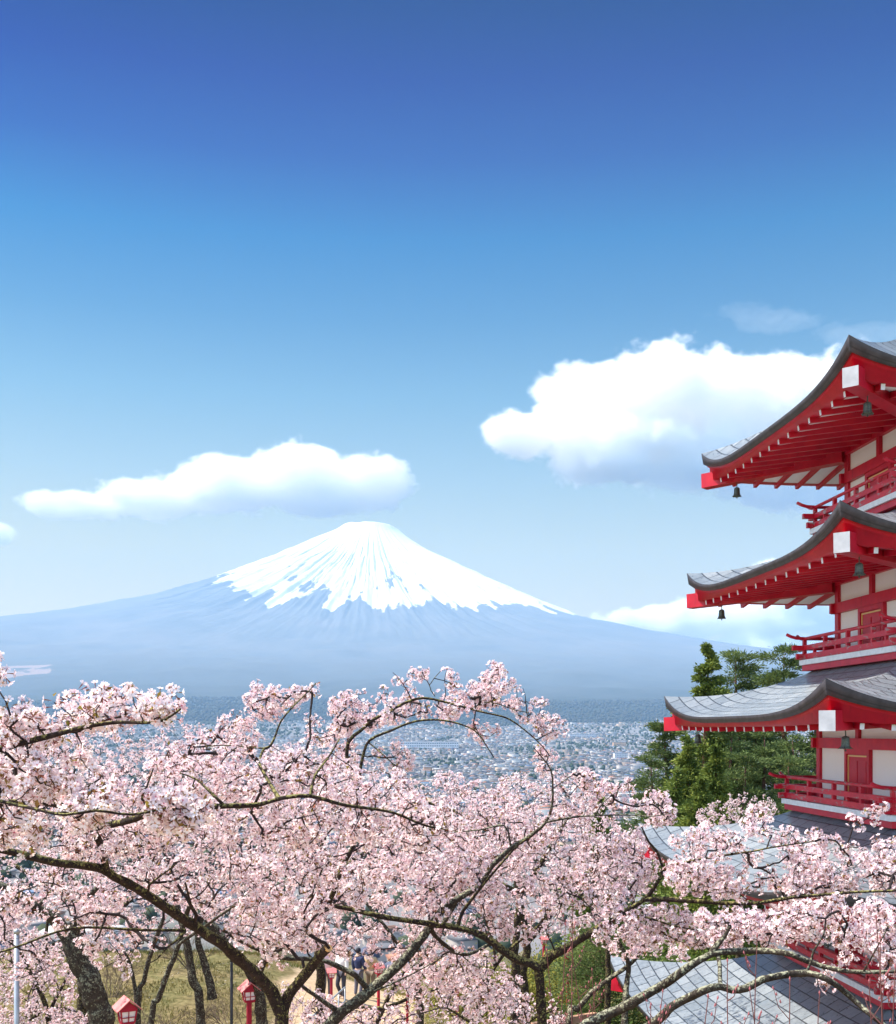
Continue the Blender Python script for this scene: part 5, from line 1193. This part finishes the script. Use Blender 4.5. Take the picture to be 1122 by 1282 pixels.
# ------------------------------------------------------------------ lanterns, poles, railing, visitors, bare shoots
PANE = Mat('lantern_paper', (0.82, 0.76, 0.76), 0.7).m
LRED = Mat('lantern_red', (0.36, 0.006, 0.035), 0.5).varied((0.28, 0.004, 0.028), (0.42, 0.01, 0.04), 8).m
LROOF = Mat('lantern_roof', (0.55, 0.13, 0.14), 0.6).varied((0.50, 0.13, 0.13), (0.66, 0.24, 0.22), 12).m
STEEL = Mat('galvanised_steel', (0.42, 0.44, 0.46), 0.4, 0.5, 0.6).varied((0.34, 0.36, 0.38), (0.5, 0.52, 0.54), 6).m
DARK = Mat('dark_metal', (0.03, 0.03, 0.032), 0.5).m
def lantern(label, px, D, top, scale=1.0, rz=0.4):
    x = (px - CX) * D / F_PX; z0 = float(ground_h(x, D)); zt = (CY - top) * D / F_PX; h = zt - z0; scale *= 0.64
    r = empty('lantern', (x, D, z0), rz); tag(r, label, 'lantern', 'red wooden lanterns along the path'); s = scale
    b0, b1 = h - .50 * s, h - .20 * s
    mb = MB(); mb.box((-.035, -.035, -.2), (.035, .035, b0)); mb.build('post', LRED, r)
    mb = MB()
    w = .155 * s; lo = .12 * s
    mb.box((-lo, -lo, b0), (lo, lo, b0 + .03 * s))
    for a in (-1, 1):
        for b in (-1, 1): mb.hexa([(a * lo - .012 * s, b * lo - .012 * s, b0 + .03 * s), (a * lo + .012 * s, b * lo - .012 * s, b0 + .03 * s), (a * lo + .012 * s, b * lo + .012 * s, b0 + .03 * s), (a * lo - .012 * s, b * lo + .012 * s, b0 + .03 * s),
                                    (a * w - .014 * s, b * w - .014 * s, b1), (a * w + .014 * s, b * w - .014 * s, b1), (a * w + .014 * s, b * w + .014 * s, b1), (a * w - .014 * s, b * w + .014 * s, b1)])
    mb.box((-w - .012 * s, -w - .012 * s, b1), (w + .012 * s, w + .012 * s, b1 + .03 * s))
    for a in (-1, 1):     # gables
        mb.add([(a * (w + .004), -w, b1 + .03 * s), (a * (w + .004), w, b1 + .03 * s), (a * (w + .004), 0, h - .012)], [(0, 1, 2)])
    for k in range(4):    # muntins
        c, s_ = math.cos(k * PI / 2), math.sin(k * PI / 2); q = lambda u, o, z: (u * c - o * s_, u * s_ + o * c, z)
        m_ = (lo + w) / 2
        mb.bar(q(0, -lo - .006, b0 + .03 * s), q(0, -w - .006, b1), .018 * s, .012 * s); mb.bar(q(-m_, -m_ - .006, (b0 + b1) / 2), q(m_, -m_ - .006, (b0 + b1) / 2), .012 * s, .018 * s)
        mb.bar(q(-lo, -lo - .002, b0 + .045 * s), q(lo, -lo - .002, b0 + .045 * s), .012 * s, .03 * s); mb.bar(q(-w, -w - .002, b1 - .015 * s), q(w, -w - .002, b1 - .015 * s), .012 * s, .03 * s)
    mb.build('frame', LRED, r)
    mb = MB(); e = .006
    mb.hexa([(-lo + e, -lo + e, b0 + .03 * s), (lo - e, -lo + e, b0 + .03 * s), (lo - e, lo - e, b0 + .03 * s), (-lo + e, lo - e, b0 + .03 * s), (-w + e, -w + e, b1), (w - e, -w + e, b1), (w - e, w - e, b1), (-w + e, w - e, b1)]); mb.build('pane', PANE, r)
    mb = MB(); o = w + .09 * s; t = .02 * s
    for a in (-1, 1):
        zE = b1 - .012 * s
        mb.hexa([(-o, a * o, zE), (o, a * o, zE), (o, 0, h - t * .2), (-o, 0, h - t * .2), (-o, a * o, zE + t), (o, a * o, zE + t), (o, 0, h + t), (-o, 0, h + t)])
    mb.build('roof', LROOF, r); return r
def person(label, px, D, tone, coat, legs, hair, pose=0.0, bag=False, rz=0.0, hgt=1.62):
    x = (px - CX) * D / F_PX; z0 = float(ground_h(x, D)); r = empty('person', (x, D, z0), rz); tag(r, label, 'person', 'visitors on the park path'); k = hgt / 1.7
    joints = dict(pel=(0, 0, .92), spine=(0, .01, 1.14), chest=(0, .02, 1.34), neck=(0, .01, 1.47), head=(0, -.01, 1.56), crown=(0, 0, 1.665),
        shl=(-.17, .02, 1.38), ell=(-.23, .01 - .02, 1.12), wrl=(-.22, -.10 - pose * .15, .92 + pose * .25), hal=(-.21, -.14 - pose * .2, .86 + pose * .28),
        shr=(.17, .02, 1.38), elr=(.23, .0, 1.12), wrr=(.22, -.06, .90), har=(.22, -.09, .82),
        hil=(-.09, 0, .88), knl=(-.10, -.03 - pose * .1, .49), anl=(-.10, .03 + pose * .1, .08), tol=(-.10, -.13, .035), hir=(.09, 0, .88), knr=(.10, -.02, .49), anr=(.11, .05 - pose * .1, .08), tor=(.11, -.11, .035))
    rad = dict(pel=.125, spine=.115, chest=.135, neck=.052, head=.088, crown=.07, shl=.062, ell=.042, wrl=.028, hal=.035, shr=.062, elr=.042, wrr=.028, har=.035, hil=.085, knl=.055, anl=.038, tol=.03, hir=.085, knr=.055, anr=.038, tor=.03)
    ed = [('pel', 'spine'), ('spine', 'chest'), ('chest', 'neck'), ('neck', 'head'), ('head', 'crown'), ('chest', 'shl'), ('shl', 'ell'), ('ell', 'wrl'), ('wrl', 'hal'), ('chest', 'shr'), ('shr', 'elr'), ('elr', 'wrr'), ('wrr', 'har'),
          ('pel', 'hil'), ('hil', 'knl'), ('knl', 'anl'), ('anl', 'tol'), ('pel', 'hir'), ('hir', 'knr'), ('knr', 'anr'), ('anr', 'tor')]
    def grow(name, keys, edges, extra, mat, scale=None):
        ks = list(keys); me = bpy.data.meshes.new(name); me.from_pydata([tuple(c * k for c in joints[q]) for q in ks], [(ks.index(a), ks.index(b)) for a, b in edges], [])
        o = link(name, me, r); me.materials.append(mat); md = o.modifiers.new('skin', 'SKIN'); md.use_smooth_shade = True
        if not me.skin_vertices: pass
        for i, q in enumerate(ks):
            v = me.skin_vertices[0].data[i]; rr = (rad[q] + extra) * k; v.radius = (rr, rr * (.78 if q in ('chest', 'spine', 'pel') else 1)); v.use_root = (q == ks[0])
        s2 = o.modifiers.new('sub', 'SUBSURF'); s2.levels = 1; s2.render_levels = 1; return o
    mk = lambda n, c: Mat(n, c, 0.8).m
    return r, grow, joints, rad, ed, mk, k
def build_people():
    spec = [('visitor in pale pink coat on the path left of the white jacketed one', 409, 35.5, (.82, .55, .58), (.10, .09, .10), (.03, .02, .02), .3, 0.5),
            ('visitor in white jacket and dark trousers walking on the path', 428, 36, (.80, .79, .78), (.05, .05, .07), (.04, .03, .02), .9, -0.6),
            ('visitor in navy jacket beside the tan coated one', 449, 37, (.03, .04, .10), (.12, .12, .16), (.02, .02, .03), .2, 2.6),
            ('visitor in long tan coat next to the small red lantern', 464, 37.5, (.55, .38, .22), (.20, .15, .11), (.05, .03, .02), .0, 2.9)]
    for lab, px, D, coat, legs, hair, pose, rz in spec:
        r, grow, J, Rd, ed, mk, k = person(lab, px, D, None, coat, legs, hair, pose, rz=rz)
        grow('body', list(J), ed, 0, mk('skin', (.62, .40, .30)))
        up = ['pel', 'spine', 'chest', 'shl', 'ell', 'wrl', 'shr', 'elr', 'wrr']
        grow('coat', up, [e for e in ed if e[0] in up and e[1] in up], .028, mk('coat_cloth', coat))
        lo = ['pel', 'hil', 'knl', 'anl', 'hir', 'knr', 'anr']
        grow('trousers', lo, [e for e in ed if e[0] in lo and e[1] in lo], .018, mk('trouser_cloth', legs))
        mb = MB(); V = []
        c = (0, .012 * k, 1.625 * k); rr = .108 * k; n1, n2 = 12, 7
        for i in range(n2 + 1):
            a = PI * .62 * i / n2
            for j in range(n1):
                b = 2 * PI * j / n1; front = max(0, -math.sin(b)) * (1 if i > 3 else 0); V.append((c[0] + rr * math.sin(a) * math.cos(b) * .86, c[1] + rr * math.sin(a) * math.sin(b) * (1 - .3 * front), c[2] + rr * math.cos(a) * .98))
        mb.add(V, [(i * n1 + j, i * n1 + (j + 1) % n1, (i + 1) * n1 + (j + 1) % n1, (i + 1) * n1 + j) for i in range(n2) for j in range(n1)]); mb.build('hair', mk('hair', hair), r, True)
def build_park():
    lantern('largest red lantern with pink roof at the bottom left', 159, 14.2, 1250, 1.0, -1.05)
    lantern('red lantern on its post beside the thin dark pole', 312, 18.0, 1229, 1.0, -1.15)
    lantern('red lantern on a post in front of the pink coated visitor', 415, 32, 1212, .9, 0.2)
    lantern('small red lantern seen between branches right of the tan coat', 474, 34, 1206, 1.0, 0.5)
    lantern('red lantern beside the mossy upright trunk', 510, 30.5, 1216, .9, 0.1)
    lantern('red lantern half hidden by blossoms left of the thin grey trunk', 573, 33, 1186, .9, 0.3)
    lantern('farthest red lantern tip showing above the dark forked trunk', 681, 40, 1172, .9, 0.3)
    lantern('red lantern on a tall post right of the dark forked trunk', 711, 33, 1188, .85, 0.05)
    def pole(label, px, D, top, rad, mat, name='pole'):
        x = (px - CX) * D / F_PX; z0 = float(ground_h(x, D)) - .1; zt = (CY - top) * D / F_PX
        r = empty(name, (x, D, z0)); tag(r, label, 'pole'); mb = MB(); mb.tube([(0, 0, 0), (0, 0, zt - z0)], rad, 14); mb.build('shaft', mat, r, True)
        mb = MB(); mb.tube([(0, 0, zt - z0 - .01), (0, 0, zt - z0 + .03), (0, 0, zt - z0 + .045)], [rad * 1.12, rad * 1.12, rad * .5], 14); mb.build('cap', mat, r, True)
        mb = MB(); mb.tube([(0, 0, .05), (0, 0, .16)], rad * 1.6, 14); mb.build('collar', mat, r, True); return r
    pole('thick pale grey metal pole at the left edge', 21, 12.5, 1168, .030, STEEL)
    pole('thin dark pole standing just left of the red lantern', 290, 17, 1203, .022, DARK)
    pole('thin white post on the lawn at the far left', 64, 40, 1226, .035, PANE)
    # stair railing at the bottom, left of the leaning trunk
    r = empty('stair_railing', (0, 0, 0)); tag(r, 'pale metal stair railing behind the fork at the bottom', 'railing')
    P0, P1 = (372, 1290, 22), (432, 1236, 29)
    for q, nm in ((0.0, 'top_rail'), (0.36, 'middle_rail'), (0.72, 'lower_rail')):
        a = at(*P0) - np.array([0, 0, q]); b = at(*P1) - np.array([0, 0, q]); mb = MB(); mb.tube([a, (a + b) / 2, b], .022, 8); mb.build(nm, STEEL, r, True)
    for t in np.linspace(0, 1, 7):
        p = at(*P0) * (1 - t) + at(*P1) * t; mb = MB(); mb.tube([p - np.array([0, 0, 1.05]), p], .02, 8); mb.build('post', STEEL, r, True)
    # wooden plank edging low in the middle
    mb = MB(); a, b = at(640, 1290, 20), at(745, 1272, 22); mb.bar(tuple(a), tuple(b), .10, .14)
    tag(mb.build('log_edging', Mat('warm_timber', (0.42, 0.24, 0.14), 0.8).varied((0.34, 0.18, 0.10), (0.5, 0.3, 0.19), 5).m), 'reddish timber edging lying low beside the dark trunk foot', 'log')
    # bare reddish shoots
    SHOOT = Mat('red_brown_shoot', (0.15, 0.055, 0.05), 0.7).m; BUD = Mat('pink_bud', (0.36, 0.11, 0.12), 0.6).m
    def shoots(label, spots, D0, seed, h0=1.0, lean=.18):
        rs = np.random.RandomState(seed)
        for (px, top) in spots:
            D = D0 + rs.uniform(-.3, .3); p1 = at(px, top, D); z0 = float(ground_h(p1[0], D)); base = np.array([p1[0] + rs.uniform(-.25, .25), D + rs.uniform(-.1, .1), max(z0 - .05, p1[2] - 2.6)])
            base[2] = z0 - .05
            r = empty('bare_sapling', tuple(base)); tag(r, label, 'sapling', label)
            n = 14; L = p1 - base; pts = [base * 0 + L * t + np.array([math.sin(t * 5 + px) * .05, math.cos(t * 4 + px) * .04, 0]) for t in np.linspace(0, 1, n)]
            mb = MB(); mb.tube([tuple(q) for q in pts], list(np.linspace(.008, .0022, n)), 5); bb = MB()
            for q in range(5, n - 1):
                for _ in range(2):
                    if rs.rand() < .35: continue
                    c = np.array(pts[q]); a = rs.choice([-1, 1]); ln = rs.uniform(.06, .26) * (1.2 - q / n * .6); e = c + np.array([a * ln * .5, rs.uniform(-.1, .1), ln])
                    mb.tube([tuple(c), tuple((c + e) / 2 + np.array([a * ln * .12, 0, -.01])), tuple(e)], [.0032, .0026, .0015], 4)
                    for u in (0.55, 0.8, 1.0):
                        g = c + (e - c) * u; bb.tube([tuple(g), tuple(g + np.array([a * .004, 0, .009])), tuple(g + np.array([a * .005, 0, .02]))], [.002, .0052, .0008], 5)
            g = np.array(pts[-1]); bb.tube([tuple(g), tuple(g + np.array([0, 0, .012])), tuple(g + np.array([0, 0, .024]))], [.002, .0055, .0008], 5)
            mb.build('stem', SHOOT, r); bb.build('buds', BUD, r)
    shoots('bare red brown sapling with small pink buds before the lowest roof', [(918, 1205), (934, 1240), (950, 1175), (988, 1230), (1020, 1248), (893, 1250)], 5.6, 3)
    shoots('bare red brown sapling at the right edge', [(1098, 1150), (1112, 1175), (1085, 1230), (1120, 1215)], 5.4, 4)
    shoots('tall bare reddish sapling beside the dark forked trunk', [(712, 1130), (700, 1160), (722, 1175), (748, 1215), (690, 1190), (738, 1235)], 8.0, 5)
    shoots('bare reddish sapling low between the grey barked tree and the roof', [(825, 1245), (808, 1260), (836, 1262)], 6.0, 6)
    # leafless bushes on the bank
    for i, (px, D, w, h) in enumerate(((165, 24, 2.2, 1.5), (215, 27, 2.4, 1.5), (290, 30, 2.6, 1.6), (340, 26, 2.0, 1.2), (240, 36, 3.0, 1.6), (140, 33, 2.6, 1.4), (720, 15, 1.0, 1.0))):
        rs = np.random.RandomState(300 + i); x = (px - CX) * D / F_PX; z0 = float(ground_h(x, D)) - .05; r = empty('bare_bush', (x, D, z0))
        tag(r, ['leafless brown bush behind the largest red lantern', 'leafless brown bush between two thin lichened trunks', 'leafless brown bush beside the thin dark pole', 'leafless brown bush behind the trunk of the low fork', 'wide leafless bush high on the brown bank', 'leafless bush on the bank behind the thick mossy trunk', 'small leafless bush beside the tall red lantern post'][i], 'bush', 'leafless bushes')
        mb = MB()
        def br(p, d, L, rad, lv):
            q = p + d * L * .5 + rs.randn(3) * .03 * L; e = q + (d + rs.randn(3) * .18) * L * .5; mb.tube([tuple(p), tuple(q), tuple(e)], [rad, rad * .8, rad * .55], 4, cap=False)
            if lv:
                for _ in range(3 + (lv > 1)): v = d + rs.randn(3) * .5; v[2] = abs(v[2]) * .8 + .1; v /= np.linalg.norm(v); br(p + (e - p) * rs.uniform(.4, 1), v, L * rs.uniform(.5, .75), rad * .55, lv - 1)
        for s_ in range(9):
            a = rs.uniform(0, 2 * PI); d = np.array([math.cos(a) * .5 * w / h, math.sin(a) * .5 * w / h, 1.0]); d /= np.linalg.norm(d); br(np.array([math.cos(a) * .1, math.sin(a) * .1, 0.0]), d, h * rs.uniform(.4, .6), .014, 3)
        mb.build('branches', Mat('dry_twigs', (0.13, 0.09, 0.06), .9).m if i == 0 else bpy.data.materials['dry_twigs'], r)
build_people()
build_park()
